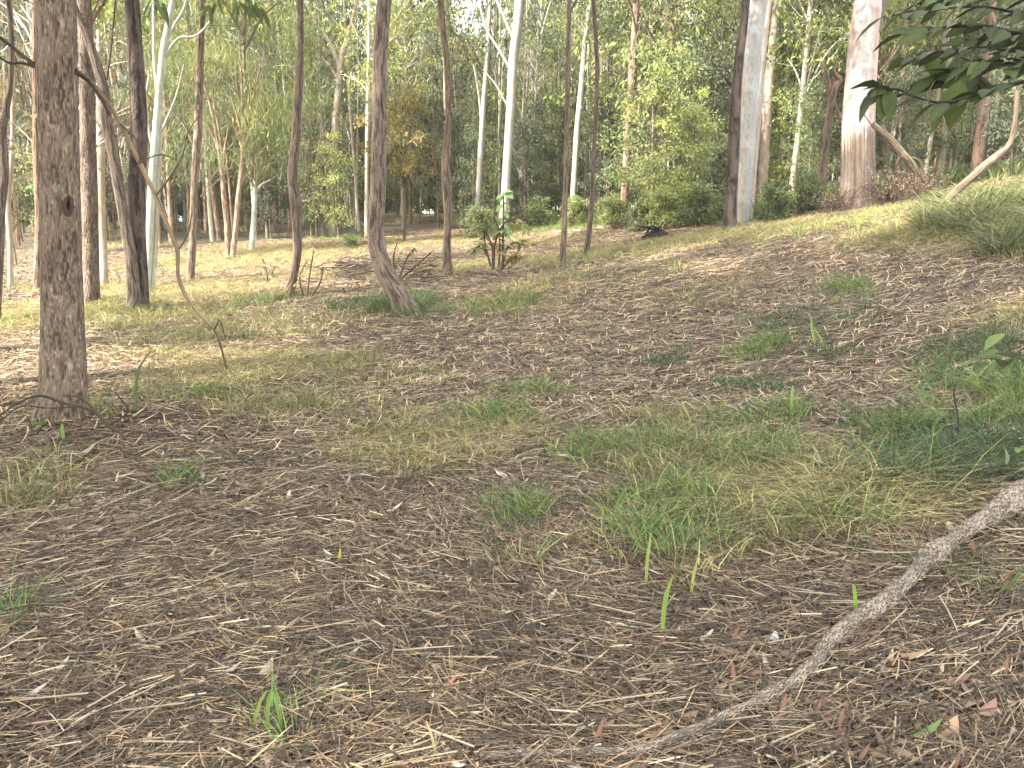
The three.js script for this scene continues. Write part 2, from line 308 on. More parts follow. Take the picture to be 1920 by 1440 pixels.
// bark colour patches
const shed = (a, b, k, o = 0) => { const sx = rnd() * 50; return (th, s) => { const t = sm(-0.12, 0.12, n3(Math.cos(th) * 0.9 + sx, Math.sin(th) * 0.9, s * k) + 0.3 * n3(Math.cos(th) * 3 + sx, Math.sin(th) * 3, s * k * 4) + o); return mix3(a, b, t); }; };
const knobs = (amt, fine, seedv) => (th, s) => { const c = Math.cos(th), q = Math.sin(th); return amt * (n3(c * 1.3 + seedv, q * 1.3, s * 0.9) + 0.5 * n3(c * 3 + seedv, q * 3, s * 2.2)) + fine * n3(c * 8 + seedv, q * 8, s * 1.6); };

// a tree that the photograph shows singly: px = [[x, y, width] ...] from base to top of frame, at d metres
function tree(name, label, d, px, mat, o = {}) {
  const w = px.map(([x, y, k], i) => { const dd = d + (o.lean || 0) * i; return { p: P(x, y, dd), r: k / 2 / FPX * dd / cP }; });
  const b = w[0].p.clone(); b.y = ground(b.x, b.z);
  const dy = b.y - w[0].p.y; w.forEach((q, i) => { q.p.y += dy * Math.max(0, 1 - i / 2); });
  const t = group(name, b);
  const pts = [V(0, -0.25, 0), ...w.map(q => q.p.clone().sub(b))], rad = [w[0].r * 1.08, ...w.map(q => q.r)];
  const H = o.H || 13, a = pts[pts.length - 2], e = pts[pts.length - 1], dirv = e.clone().sub(a).normalize(); let last = rad[rad.length - 1];
  let top = e;
  if (e.y < H) { const n = 4; for (let k = 1; k <= n; k++) { const y = e.y + (H - e.y) * k / n, h = y - e.y; pts.push(V(e.x + dirv.x * h * 0.7 + 0.12 * gauss(), y, e.z + dirv.z * h * 0.7 + 0.12 * gauss())); rad.push(last * (1 - 0.8 * k / n)); } top = pts[pts.length - 1]; }
  mesh('trunk', tube(pts, rad, { seg: o.seg || 14, n: o.n || 46, disp: o.disp || knobs(0.06, 0.022, rnd() * 90), col: o.col }), mat, t);
  for (const br of o.branches || []) {
    const q = br.map(([x, y, k, dd]) => ({ p: P(x, y, dd || d).sub(b), r: k / 2 / FPX * d }));
    mesh('branch', tube(q.map(z => z.p), q.map(z => z.r), { seg: 7, per: 5, col: o.col }), o.branchMat || mat, t);
  }
  if (o.crown) {
    const c = K[o.crown][(o.pickCrown || 0) % K[o.crown].length], m = mesh('crown', c.crown, M.leaf, t), l = mesh('limbs', c.limb, o.branchMat || mat, t);
    for (const q of [m, l]) { q.position.set(o.cx ?? top.x, o.cy ?? (top.y - 12), o.cz ?? top.z); q.rotation.y = rnd() * 6.28; q.scale.setScalar(o.cs || 1); }
    m.userData.kind = l.userData.kind = 'stuff';
  }
  return tag(t, label, 'tree', o.group);
}
const GRAY = [0.82, 0.84, 0.86], TAN = [1.05, 0.86, 0.70], PINKW = [1.0, 0.9, 0.86];
// left
const bigLeft = tree('box_tree', 'thick rough brown trunk standing nearest, left of the clearing, with a dark knot scar', 5.9,
  [[118, 803, 98], [119, 770, 88], [118, 730, 82], [117, 600, 70], [114, 450, 65], [111, 300, 62], [107, 150, 61], [103, 0, 62]], M.box,
  { seg: 96, n: 420, H: 13, crown: 'shade', cy: -1, cs: 0.95, disp: (() => { const base = knobs(0.03, 0.0, 11); return (th, s, t) => { const c = Math.cos(th), q = Math.sin(th); return base(th, s) + 0.022 * n3(c * 9, q * 9 + 3, s * 1.8) + 0.022 * n3(c * 19, q * 19, s * 3.2) + (s < 0.55 ? 0.14 * (0.55 - s) * (0.6 + n3(c * 2, q * 2, 5)) : 0); }; })(),
    branches: [[[78, 128, 8], [52, 112, 7, 5.9], [25, 90, 6, 5.9], [-20, 55, 5, 5.8]], [[78, 130, 7], [40, 118, 5, 5.9], [18, 118, 4, 5.9], [-20, 95, 4, 5.8]], [[140, 132, 9], [165, 150, 8, 6.1], [190, 185, 6, 6.2], [205, 215, 5, 6.3]]] });
{ // knot scar: a lip of bark round a solid coloured dark to read as a hollow
  const rot = P(131, 385, 5.72).sub(bigLeft.position), g = new Geo(), ring = [];
  for (let k = 0; k <= 12; k++) { const a = k / 12 * 6.283; ring.push(V(rot.x + Math.cos(a) * 0.019 + 0.010 * Math.sin(a), rot.y + Math.sin(a) * 0.06, rot.z + 0.02 + Math.cos(a) * -0.012)); }
  tubeInto(g, ring, [0.014, 0.011, 0.016, 0.02, 0.014], { seg: 7, n: 30, col: () => [0.8, 0.7, 0.62] });
  const hole = new THREE.SphereGeometry(1, 14, 10), hc = []; hole.scale(0.018, 0.05, 0.018); hole.translate(rot.x, rot.y, rot.z + 0.005); for (let i = 0; i < hole.attributes.position.count; i++) hc.push(0.16, 0.13, 0.11); hole.setAttribute('color', new THREE.Float32BufferAttribute(hc, 3));
  mesh('knot_dark_fill', hole, M.iron, bigLeft);
  tag(mesh('knot_scar', g.build(), M.box, bigLeft), 'raised lip of bark round an old branch scar');
}
tree('box_tree', 'straight brown rough-barked trunk just behind the thick left trunk', 12.5, [[171, 578, 33], [171, 540, 29], [170, 470, 28], [167, 330, 27], [163, 180, 24], [158, 0, 22]], M.boxWarm, { seg: 24, n: 120, crown: 'gum', cy: 2.4, pickCrown: 0 });
tree('ironbark_tree', 'dark upright trunk beside its leaning twin stem left of the clearing', 12.1, [[263, 588, 34], [262, 540, 30], [258, 440, 28], [256, 350, 28], [261, 260, 27], [258, 160, 25], [251, 60, 24], [247, -10, 22]], M.iron, { seg: 28, n: 160, crown: 'gum', pickCrown: 1, cy: 2.4 });
tree('ironbark_tree', 'leaning brown stem that joins the dark trunk at its foot', 11.9, [[250, 586, 26], [250, 540, 23], [242, 460, 20], [232, 405, 18], [222, 345, 19], [212, 285, 19], [200, 230, 18], [196, 180, 17], [184, 130, 16], [166, 75, 14], [145, 25, 12], [128, -15, 11]], M.string, { seg: 18, n: 110, H: 11, crown: 'thin', cy: 3.2, branches: [[[200, 150, 5], [208, 90, 4], [214, 30, 3], [218, -20, 3]], [[198, 205, 5], [170, 150, 4], [150, 100, 3]]] });
tree('mint_barked_tree', 'pale mint-barked stem rising just right of the dark trunk', 14.2, [[274, 556, 13], [279, 480, 13], [283, 380, 13], [290, 280, 13], [298, 180, 12], [307, 90, 12], [317, 40, 10], [326, -15, 9]], M.mint, { H: 11, crown: 'thin', cy: 3.2, branches: [[[303, 115, 6], [335, 72, 5], [365, 68, 4], [392, 42, 3], [400, 20, 3]], [[305, 90, 6], [325, 50, 5], [345, 15, 4], [352, -20, 4]], [[289, 290, 5], [276, 230, 5], [272, 190, 4], [280, 140, 3]], [[290, 270, 4], [312, 225, 4], [330, 180, 3], [345, 120, 2]]] });
tree('mint_barked_tree', 'second pale flecked stem in the mint-barked clump', 14.3, [[285, 560, 11], [290, 480, 11], [294, 390, 10], [298, 300, 9], [300, 220, 8], [290, 120, 6], [288, 0, 5]], M.pale, { H: 10, crown: 'thin', cy: 3.0, pickCrown: 1, col: shed([0.85, 0.8, 0.75], [1, 1.02, 0.95], 1.4) });
tree('pale_tree', 'slim cream trunk between the rough brown trunk and the leaning stem', 17, [[194, 520, 15], [193, 470, 14], [191, 400, 13], [189, 300, 14], [188, 200, 12], [186, 60, 10]], M.pale, { crown: 'lime', cy: 1.6, H: 14, col: shed([0.8, 0.66, 0.55], [1.05, 1, 0.92], 1.1) });
tree('pinkish_tree', 'slightly bent pinkish brown trunk right of the mint-barked clump', 18, [[358, 532, 14], [360, 480, 13], [363, 400, 13], [366, 320, 13], [371, 240, 13], [375, 150, 12], [378, 60, 10], [381, -10, 9]], M.pinkish, { seg: 16, n: 90, crown: 'lime', pickCrown: 1, cy: 2, H: 14 });
tree('edge_tree', 'twisted brown trunk cut by the left picture edge', 11, [[-14, 560, 16], [-6, 460, 16], [2, 390, 15], [8, 320, 16], [4, 250, 14], [10, 215, 12], [19, 160, 9], [21, 60, 8], [14, -20, 7]], M.string, { seg: 14, n: 90, H: 11, crown: 'lime', cy: 2.6 });
tree('pale_tree', 'thin pale trunk at far left behind the twisted edge trunk', 16, [[20, 540, 10], [19, 450, 10], [14, 380, 9], [22, 300, 8], [24, 200, 7], [20, 0, 6]], M.pale, { crown: 'dry', cs: 1.5, cy: 0, H: 12, col: shed([0.8, 0.7, 0.6], [1, 0.95, 0.85], 1.2) });
tree('peeling_tree', 'orange-streaked peeling trunk left of the thick rough trunk', 15, [[70, 535, 17], [72, 470, 15], [74, 400, 14], [70, 320, 13], [68, 200, 11], [66, 0, 9]], M.pinkish, { crown: 'lime', cy: 1.6, H: 13, col: shed([1.05, 0.88, 0.79], [0.85, 0.86, 0.82], 0.8) });
// two fan-branched trees on the sunny floor
const fan = (x, y, list) => list.map(([tx, ty]) => [[x, y, 6], [x + (tx - x) * 0.3, y + (ty - y) * 0.45, 5], [tx - (tx - x) * 0.15, y + (ty - y) * 0.8, 3], [tx, ty, 2]]);
tree('fan_branched_tree', 'cream tree whose branches fan out, on the sunny floor', 24, [[437, 484, 11], [441, 440, 9], [446, 380, 9], [453, 320, 8], [456, 285, 9], [455, 230, 5], [453, 150, 4]], M.tan, { H: 9, crown: 'feather', cs: 0.95, cy: 0.2, branches: fan(456, 285, [[412, 190], [432, 165], [470, 150], [498, 200], [520, 180], [485, 130]]) });
tree('fan_branched_tree', 'straw-coloured twin stem leaning left beside the cream fan-branched tree', 24.2, [[428, 484, 10], [426, 430, 9], [420, 370, 9], [415, 310, 8], [404, 240, 6], [392, 190, 4]], M.tan, { H: 8, crown: 'feather', pickCrown: 1, cs: 0.9, cy: 0, branches: fan(418, 330, [[380, 200], [398, 160], [428, 230]]) });
tree('fan_branched_tree', 'near-white mint tree forking low, right of the fan-branched pair', 25, [[472, 470, 11], [475, 430, 10], [478, 370, 9], [482, 310, 9], [484, 275, 7], [488, 200, 5], [495, 100, 4]], M.mint, { H: 9, crown: 'feather', pickCrown: 1, cs: 0.95, cy: 0.3, branches: [...fan(483, 330, [[520, 250], [540, 290]]), ...fan(482, 300, [[505, 200], [455, 220]]), ...fan(480, 360, [[515, 330]])] });
tree('bent_trunk_tree', 'slender kinked grey-brown trunk left of the curved central tree', 13.4, [[541, 558, 24], [549, 525, 15], [557, 480, 15], [557, 430, 16], [552, 375, 17], [548, 330, 17], [553, 280, 16], [558, 190, 14], [563, 100, 12], [564, -10, 10]], M.string, { seg: 22, n: 130, crown: 'lime', cy: 2.6, H: 14, col: shed([0.85, 0.8, 0.78], [1.15, 1.08, 0.98], 0.7) });
tree('curved_tree', 'stout brown trunk with a sharply curved foot in the middle of the clearing', 11.6, [[766, 592, 46], [752, 565, 40], [737, 538, 36], [717, 498, 34], [706, 455, 31], [705, 410, 29], [709, 350, 27], [711, 250, 26], [712, 150, 26], [716, 60, 25], [722, -10, 24]], M.string,
  { seg: 64, n: 300, H: 13, crown: 'gum', pickCrown: 2, cy: 2.2, disp: (() => { const b = knobs(0.05, 0.0, 31); return (th, s) => { const c = Math.cos(th), q = Math.sin(th); return b(th, s) + 0.03 * n3(c * 6, q * 6, s * 1.2) + 0.022 * n3(c * 15, q * 15, s * 2.2); }; })(), branches: [[[718, 325, 6], [730, 300, 4], [741, 270, 3]]] });
tree('twisted_tree', 'twisted brown trunk with a swollen joint behind the brush heap', 15, [[838, 520, 30], [838, 495, 17], [838, 455, 14], [840, 400, 14], [837, 345, 19], [835, 310, 15], [839, 260, 12], [841, 190, 9], [838, 120, 10], [830, 50, 11], [826, -10, 12]], M.string, { seg: 22, n: 140, crown: 'thin', cy: 2.6, H: 13, col: shed([0.85, 0.78, 0.74], [1.1, 1, 0.92], 0.9) });
tree('grey_gum', 'tall pale grey gum leaning right behind the broad-leaved sapling', 26, [[940, 425, 18], [945, 385, 15], [950, 320, 15], [955, 240, 16], [959, 170, 16], [963, 110, 16], [970, 50, 16], [977, -15, 17]], M.greygum, { seg: 16, n: 80, H: 16, crown: 'gum', cy: 3, col: shed([0.9, 0.9, 0.92], [1.15, 1.12, 1.1], 0.5), branches: [[[957, 130, 6], [935, 92, 5], [912, 55, 4], [900, 10, 3]], [[964, 75, 7], [948, 40, 6], [925, -15, 5]], [[957, 210, 4], [930, 160, 3], [905, 130, 3]]] });
tree('slim_tree', 'slim lichen-flecked brown trunk right of centre on the slope crest', 15, [[1055, 506, 13], [1056, 470, 11], [1058, 410, 10], [1061, 330, 9], [1063, 230, 8], [1065, 120, 8], [1067, -10, 7]], M.string, { seg: 14, n: 90, crown: 'thin', pickCrown: 1, cy: 2.4, H: 13, col: shed([0.9, 0.8, 0.74], [1.15, 1.15, 1.08], 1.0) });
tree('slim_tree', 'slim slightly wavy brown trunk just right of the lichen-flecked one', 16.6, [[1099, 489, 13], [1103, 450, 10], [1109, 390, 9], [1112, 310, 8], [1117, 220, 7], [1119, 120, 7], [1115, 40, 7], [1112, -10, 7]], M.string, { seg: 14, n: 90, crown: 'thin', cy: 2.4, H: 13, col: shed([0.78, 0.7, 0.66], [1.05, 1.05, 1], 0.9) });
tree('grey_gum', 'grey gum forking behind the twisted trunk', 29, [[893, 400, 11], [897, 340, 10], [903, 260, 10], [907, 190, 9], [913, 120, 8], [916, 60, 7]], M.greygum, { H: 15, crown: 'gum', pickCrown: 1, cy: 1.5, branches: [[[903, 240, 5], [898, 180, 4], [888, 120, 3]]] });
tree('grey_gum', 'greenish grey trunk leaning right, behind the two slim brown trunks', 29, [[1072, 400, 12], [1077, 320, 11], [1083, 240, 11], [1090, 170, 11], [1096, 90, 9]], M.greygum, { H: 15, crown: 'gum', cy: 2 });
tree('peeling_tree', 'reddish brown trunk shedding bark, broken top, right of the slim pair', 24, [[1168, 412, 16], [1172, 350, 14], [1177, 270, 13], [1182, 200, 14], [1186, 140, 15], [1190, 60, 11]], M.pinkish, { seg: 16, n: 80, H: 13, crown: 'gum', pickCrown: 2, cy: 1, col: shed([0.85, 0.68, 0.6], [1.0, 0.97, 0.92], 0.8) });
tree('ironbark_tree', 'dark deeply furrowed trunk leaning against the line of the smooth grey gum', 17, [[1368, 436, 27], [1369, 400, 23], [1373, 330, 21], [1377, 250, 20], [1380, 180, 18], [1386, 110, 16], [1394, 50, 14], [1401, -15, 13]], M.iron, { seg: 30, n: 170, H: 13, crown: 'gum', cy: 1.4, branches: [[[1372, 160, 4], [1350, 135, 3], [1335, 118, 2]]] });
tree('smooth_gum', 'smooth blue-grey gum with tan patches beside the furrowed dark trunk', 18.6, [[1388, 426, 28], [1390, 390, 27], [1396, 300, 31], [1402, 210, 32], [1408, 130, 32], [1415, 60, 30], [1424, -15, 31]], M.smooth, { seg: 30, n: 90, H: 18, crown: 'shade', cy: 5, disp: knobs(0.025, 0, 5), col: shed([0.80, 0.84, 0.90], [1.0, 0.84, 0.73], 0.6, -0.4) });
tree('smooth_gum', 'thinner grey gum stem directly right of the smooth blue-grey gum', 19.6, [[1404, 420, 15], [1409, 350, 15], [1416, 260, 15], [1422, 190, 14], [1428, 120, 12], [1437, 40, 11], [1443, -15, 10]], M.smooth, { seg: 16, n: 60, H: 15, crown: 'gum', cy: 2, disp: knobs(0.03, 0, 8), col: shed([0.68, 0.70, 0.72], [0.95, 0.8, 0.7], 0.5) });
tree('pink_gum', 'pinkish cream gum seen behind the grey gum pair', 25, [[1428, 400, 17], [1431, 330, 17], [1436, 240, 18], [1441, 160, 16], [1448, 90, 13], [1454, 20, 11]], M.smooth, { H: 17, crown: 'gum', pickCrown: 1, cy: 3, col: shed([0.95, 0.72, 0.60], [1.0, 0.88, 0.78], 0.6) });
tree('big_gum', 'massive gum with fibrous brown foot and pale grey-pink upper trunk', 18, [[1607, 394, 78], [1608, 372, 63], [1609, 340, 56], [1609, 255, 54], [1613, 160, 51], [1620, 70, 48], [1626, 20, 48], [1632, -20, 42]], M.smooth,
  { seg: 140, n: 300, H: 18, crown: 'shade', pickCrown: 1, cy: 5, disp: (() => { const b = knobs(0.035, 0, 61); return (th, s) => { const c = Math.cos(th), q = Math.sin(th), lo = 1 - sm(1.5, 3.4, s + 0.9 * q); return b(th, s) + lo * 0.035 * n3(c * 18, q * 18, s * 1.6) + (s < 0.7 ? (0.7 - s) * 0.22 * n3(c * 2.5, q * 2.5, 3) : 0); }; })(),
    col: (th, s) => { const c = Math.cos(th), q = Math.sin(th), n = n3(c * 1.2, q * 1.2, s * 0.9), f = n3(c * 20, q * 20, s * 1.3); const up = sm(1.7, 2.3, s + 1.3 * n + 0.5 * f); const foot = [0.40 + 0.24 * f, 0.31 + 0.2 * f, 0.25 + 0.17 * f], p = n3(c * 2 + 9, q * 2, s * 0.8) + 0.35 * n3(c * 6, q * 6, s * 3); return mix3(foot, mix3([0.80, 0.80, 0.83], [0.95, 0.74, 0.70], sm(0.0, 0.14, p)), up); },
    branches: [[[1632, 60, 38], [1644, 20, 30], [1662, -30, 26], [1690, -90, 20]]] });
tree('leaning_tree', 'brown stem with broken snag standing left of the massive gum', 20, [[1534, 392, 17], [1540, 340, 14], [1548, 270, 13], [1558, 200, 14], [1564, 165, 13]], M.pinkish, { H: 3.6, seg: 14, n: 60, col: shed([0.62, 0.56, 0.51], [0.95, 0.84, 0.77], 0.9), branches: [[[1560, 190, 9], [1552, 150, 8], [1545, 115, 6]], [[1560, 185, 7], [1575, 215, 6, 19.8], [1588, 232, 5, 19.6]]] });
tree('brown_tree', 'reddish brown trunk behind the overhanging leaves at the right', 22, [[1828, 335, 20], [1834, 290, 18], [1842, 220, 18], [1849, 150, 17], [1857, 60, 14], [1862, -10, 12]], M.pinkish, { seg: 16, n: 60, H: 15, crown: 'gum', cy: 2, col: shed([0.62, 0.53, 0.48], [0.92, 0.79, 0.71], 0.8) });
tree('pale_gum', 'big sunlit gum with forking white limbs far behind the kinked trunk', 31, [[624, 432, 15], [622, 380, 14], [624, 310, 15], [628, 240, 13], [633, 180, 12], [640, 110, 9], [660, 40, 6]], M.pale, { seg: 14, n: 60, H: 16, crown: 'lime', cy: 2, col: shed([1.0, 0.78, 0.66], [1.05, 1, 0.95], 0.8), branches: [[[637, 130, 8], [618, 80, 7], [590, 40, 6], [575, 5, 4]], [[634, 150, 7], [612, 118, 6], [585, 95, 5], [560, 88, 3]]] });
tree('pale_gum', 'thin straight cream gum left of the curved tree\u2019s upper trunk', 29, [[686, 420, 8], [687, 330, 7], [689, 230, 7], [691, 120, 6], [692, 0, 5]], M.pale, { H: 15, crown: 'lime', pickCrown: 1, cy: 1.5 });
tree('golden_tree', 'small tree with golden yellow foliage behind the curved tree', 27, [[757, 425, 6], [758, 380, 5], [756, 330, 5], [750, 290, 4], [745, 260, 3]], M.string, { H: 4.2, crown: 'gold', cx: 0, cy: 0.2, cs: 1 });
for (const [x, d, wd, lean] of [[1690, 23, 9, 8], [1712, 27, 11, 10], [1752, 24, 8, 26], [1778, 30, 10, 6], [1735, 33, 9, 14], [1660, 26, 10, 2], [1795, 27, 5, 12], [1500, 24, 10, 20], [1470, 27, 8, 12], [1520, 30, 9, 4]])
  tree('slender_gum', (wd > 8.5 ? 'slender' : 'very thin') + ' gum on the right-hand rise, ' + (d < 25 ? 'front row, ' : d < 29 ? 'second row, ' : 'back row, ') + whereAt(x), d, [[x - lean, 395, wd], [x - lean * 0.6, 320, wd * 0.95], [x, 220, wd * 0.9], [x + lean * 0.5, 120, wd * 0.85], [x + lean, 0, wd * 0.8]], pick([M.greygum, M.pale, M.greygum, M.pinkish]), { H: 13, crown: pick(['lime', 'gum', 'thin']), pickCrown: Math.floor(rr(0, 3)), cy: 0.5, col: shed([0.85, 0.72, 0.64], [0.98, 1.0, 0.92], 0.7), group: 'slender gums on the right-hand rise' });
console.log('named trees');

// ---------- the wood behind: single trees, kinds shared ----------
function trunkKind(H, r, bend, col) {
  const pts = [], rad = []; let x = 0, z = 0; const ax = gauss() * bend, az = gauss() * bend;
  for (let k = 0; k <= 6; k++) { const t = k / 6; pts.push(V(x, -0.3 + t * H, z)); rad.push(r * (1 - 0.72 * t) * (k === 0 ? 1.2 : 1)); x += ax * (0.4 + 0.6 * t) + gauss() * bend * 0.5; z += az * (0.4 + 0.6 * t) + gauss() * bend * 0.5; }
  return tube(pts, rad, { seg: 9, n: 26, col });
}
const trunks = [0, 1, 2, 3, 4, 5, 6, 7].map(i => trunkKind(14, 0.12, 0.14 + 0.05 * (i % 3), shed(i % 2 ? [0.95, 0.84, 0.76] : [0.75, 0.75, 0.73], [1.1, 1.05, 0.95], 0.6)));
const placed = [];
function fillTree(x, d, o) {
  const b = V(x, ground(x, -d), -d), t = group(o.name, b);
  const tr = mesh('trunk', o.trunk, o.mat, t); tr.scale.set(o.w, o.h, o.w); tr.rotation.y = rnd() * 6.28;
  if (o.kind) { const c = pick(K[o.kind]), m = mesh('crown', c.crown, M.leaf, t), l = mesh('limbs', c.limb, o.mat, t); const ry = rnd() * 6.28; for (const q of [m, l]) { q.rotation.y = ry; q.scale.set(o.cw, o.ch, o.cw); q.position.y = o.cy || 0; } m.userData.kind = l.userData.kind = 'stuff'; }
  t.rotation.z = gauss() * o.lean; t.rotation.x = gauss() * o.lean;
  placed.push([x, d]);
  return tag(t, o.label, 'tree', o.group);
}
const L = {
  left: ['slim sunlit tree in the stand beyond the clearing at left', 'sunlit trees beyond the clearing at left'],
  mid: ['slim tree in the far stand behind the middle of the clearing', 'trees behind the middle of the clearing'],
  right: ['slim tree in the shady stand beyond the right-hand slope', 'trees beyond the right-hand slope'],
};
let tries = 0, made = 0;
while (made < 270 && tries++ < 9000) {
  const d = 23 + 50 * Math.pow(rnd(), 1.25), x = rr(-0.74, 0.74) * d;
  if (clearing(x, d) > 0.25) continue;
  if (x > 5 && d < 24 + 0.1 * x) continue;
  const px = 960 + x / d * FPX;
  if (px > 690 && px < 745 && d < 62) continue;         // the bright gap behind the curved tree
  if (placed.some(([a, b]) => (a - x) ** 2 + (b - d) ** 2 < 1.4)) continue;
  const side = px < 560 ? 'left' : px < 1140 ? 'mid' : 'right';
  const mat = side === 'left' ? pick([M.pinkish, M.tan, M.pale, M.mint, M.pinkish, M.string]) : side === 'mid' ? pick([M.greygum, M.pale, M.pinkish, M.string, M.greygum]) : pick([M.greygum, M.pinkish, M.greygum, M.pale, M.string]);
  const kind = side === 'left' ? pick(['lime', 'feather', 'feather', 'lime', 'dry', 'thin']) : side === 'mid' ? pick(['lime', 'gum', 'lime', 'thin', 'feather', 'lime']) : pick(['gum', 'lime', 'gum', 'thin', 'lime']);  // lighter leaf colours favoured left and mid to carry sunlit brightness
  const s = rr(0.8, 1.3);
  const wN = rr(0.35, 1.15) * (d < 32 ? 0.8 : 1), bn = { pinkish: 'pinkish', tan: 'cream', pale: 'pale', mint: 'mint-white', string: 'brown', greygum: 'grey' }[Object.keys(M).find(q => M[q] === mat)];
  const fn = { lime: 'light crown', feather: 'feathery crown', gum: 'dull crown', thin: 'sparse crown', dry: 'brown crown' }[kind];
  fillTree(x, d, { name: kind === 'feather' ? 'feathery_tree' : kind === 'dry' ? 'dry_tree' : 'forest_tree', trunk: pick(trunks), mat, w: wN, h: s * rr(0.9, 1.1) * (kind === 'dry' ? 0.7 : 1), kind, cw: s * rr(0.9, 1.2), ch: s, cy: (kind === 'feather' ? rr(0, 2) : rr(-0.9, 0.9)) + (side === 'left' ? 1.4 : 0), lean: 0.035,
    label: `${wN < 0.65 ? 'thin' : 'stout'} ${bn} tree with ${fn}, ${d < 34 ? 'nearest' : d < 50 ? 'midway' : 'distant'}, ${whereAt(px)}`, group: L[side][1] });
  made++;
}
// thin bare poles: suppressed saplings between the trees
for (let k = 0, q = 0; k < 290 && q < 7000; q++) {
  const d = 24 + 24 * rnd(), x = (k < 120 ? rr(-0.7, -0.2) : k < 180 ? rr(-0.2, 0.2) : rr(-0.7, 0.7)) * d, px = 960 + x / d * FPX; if (clearing(x, d) > 0.2 || (x > 5 && d < 23 + 0.1 * x) || (px > 690 && px < 745)) continue;
  const mat = px < 620 ? pick([M.pale, M.tan, M.tan, M.mint]) : pick([M.greygum, M.pale, M.pinkish, M.pale, M.mint]), bn = { pinkish: 'pinkish', tan: 'cream', pale: 'pale', mint: 'mint-white', string: 'brown', greygum: 'grey' }[Object.keys(M).find(z => M[z] === mat)], hh = rr(0.5, 1);
  fillTree(x, d, { name: 'thin_pole_tree', trunk: pick(trunks), mat, w: px < 620 ? rr(0.32, 0.7) : rr(0.26, 0.58), h: hh, kind: rnd() < 0.3 ? 'thin' : null, cw: 0.8, ch: hh, cy: 0, lean: 0.06, label: `thin ${bn} sapling pole, ${hh > 0.75 ? 'tall' : 'short'}, ${d < 30 ? 'front' : d < 38 ? 'middle' : 'back'} row, ${whereAt(px)}`, group: 'thin sapling poles in the stand' }); k++;
}
// understorey saplings and bushes
for (const [px, d, s, k, m] of [[1215, 21, 1.0, 'under', 0], [1255, 23, 1.05, 'under', 1], [1290, 20.5, 0.72, 'under', 0], [1325, 24, 1.0, 'under', 2], [1180, 27, 1.1, 'under', 1], [1130, 30, 1.0, 'under', 2], [1030, 34, 1.1, 'under', 1], [985, 33, 0.9, 'under', 2], [900, 30, 0.85, 'under', 1], [865, 33, 1.0, 'under', 2], [640, 29, 0.8, 'under', 0], [590, 30, 0.9, 'under', 1],
  [515, 30, 0.9, 'under', 2], [1500, 22, 0.7, 'under', 1], [1660, 22, 0.7, 'under', 2], [1700, 26, 1, 'under', 0], [1790, 24, 0.9, 'under', 1], [1890, 19, 0.95, 'under', 2], [1870, 23, 1.2, 'under', 1], [40, 20, 0.6, 'dry', 0], [330, 30, 0.7, 'dry', 1], [250, 28, 0.8, 'dry', 0], [120, 26, 0.9, 'under', 0], [790, 36, 0.9, 'dry', 1], [560, 33, 1, 'dry', 0], [820, 38, 1.1, 'under', 2], [1080, 38, 1.1, 'under', 0], [1350, 28, 1.1, 'under', 1], [1420, 30, 1.2, 'under', 0], [1560, 30, 1.2, 'under', 2], [1610, 34, 1.3, 'under', 0], [700, 40, 1.0, 'under', 1], [760, 42, 1.2, 'under', 0], [930, 40, 1.2, 'under', 1], [450, 34, 0.9, 'under', 2], [390, 36, 0.9, 'dry', 0], [170, 32, 1, 'under', 2], [300, 36, 1.0, 'under', 0], [60, 34, 1.1, 'under', 1], [1220, 30, 1.2, 'under', 0], [1460, 25, 0.9, 'under', 0], ...[20, 95, 150, 215, 280, 340, 410, 470, 530, 600].flatMap((x, i) => [[x, 29 + (i * 7) % 9, 0.55 + 0.05 * (i % 5), 'dry', i % 2], [x + 30, 36 + (i * 5) % 8, 0.8, i % 3 ? 'dry' : 'under', 1]])]) {
  const x = (px - 960) / FPX * d, c = K[k][m], b = V(x, ground(x, -d), -d), t = group(k === 'dry' ? 'dry_sapling' : 'understorey_sapling', b);
  const st = mesh('stem', trunks[m], k === 'dry' ? M.string : M.greygum, t); st.scale.set(0.22 * s, 0.28 * s * (k === 'dry' ? 1.6 : 1), 0.22 * s);
  const cr = mesh('crown', c.crown, M.leaf, t), li = mesh('limbs', c.limb, M.string, t); const ry = rnd() * 6.3; for (const q of [cr, li]) { q.scale.setScalar(s); q.rotation.y = ry; } cr.userData.kind = li.userData.kind = 'stuff';
  tag(t, (k === 'dry' ? 'half-dead brown-leaved sapling, ' : ['bright yellow-green leafy sapling, ', 'mid green leafy sapling, ', 'dull green leafy sapling, '][m]) + (d < 25 ? 'nearer, ' : 'farther, ') + whereAt(px), 'sapling', k === 'dry' ? 'dry saplings under the far trees' : 'green understorey saplings');
}
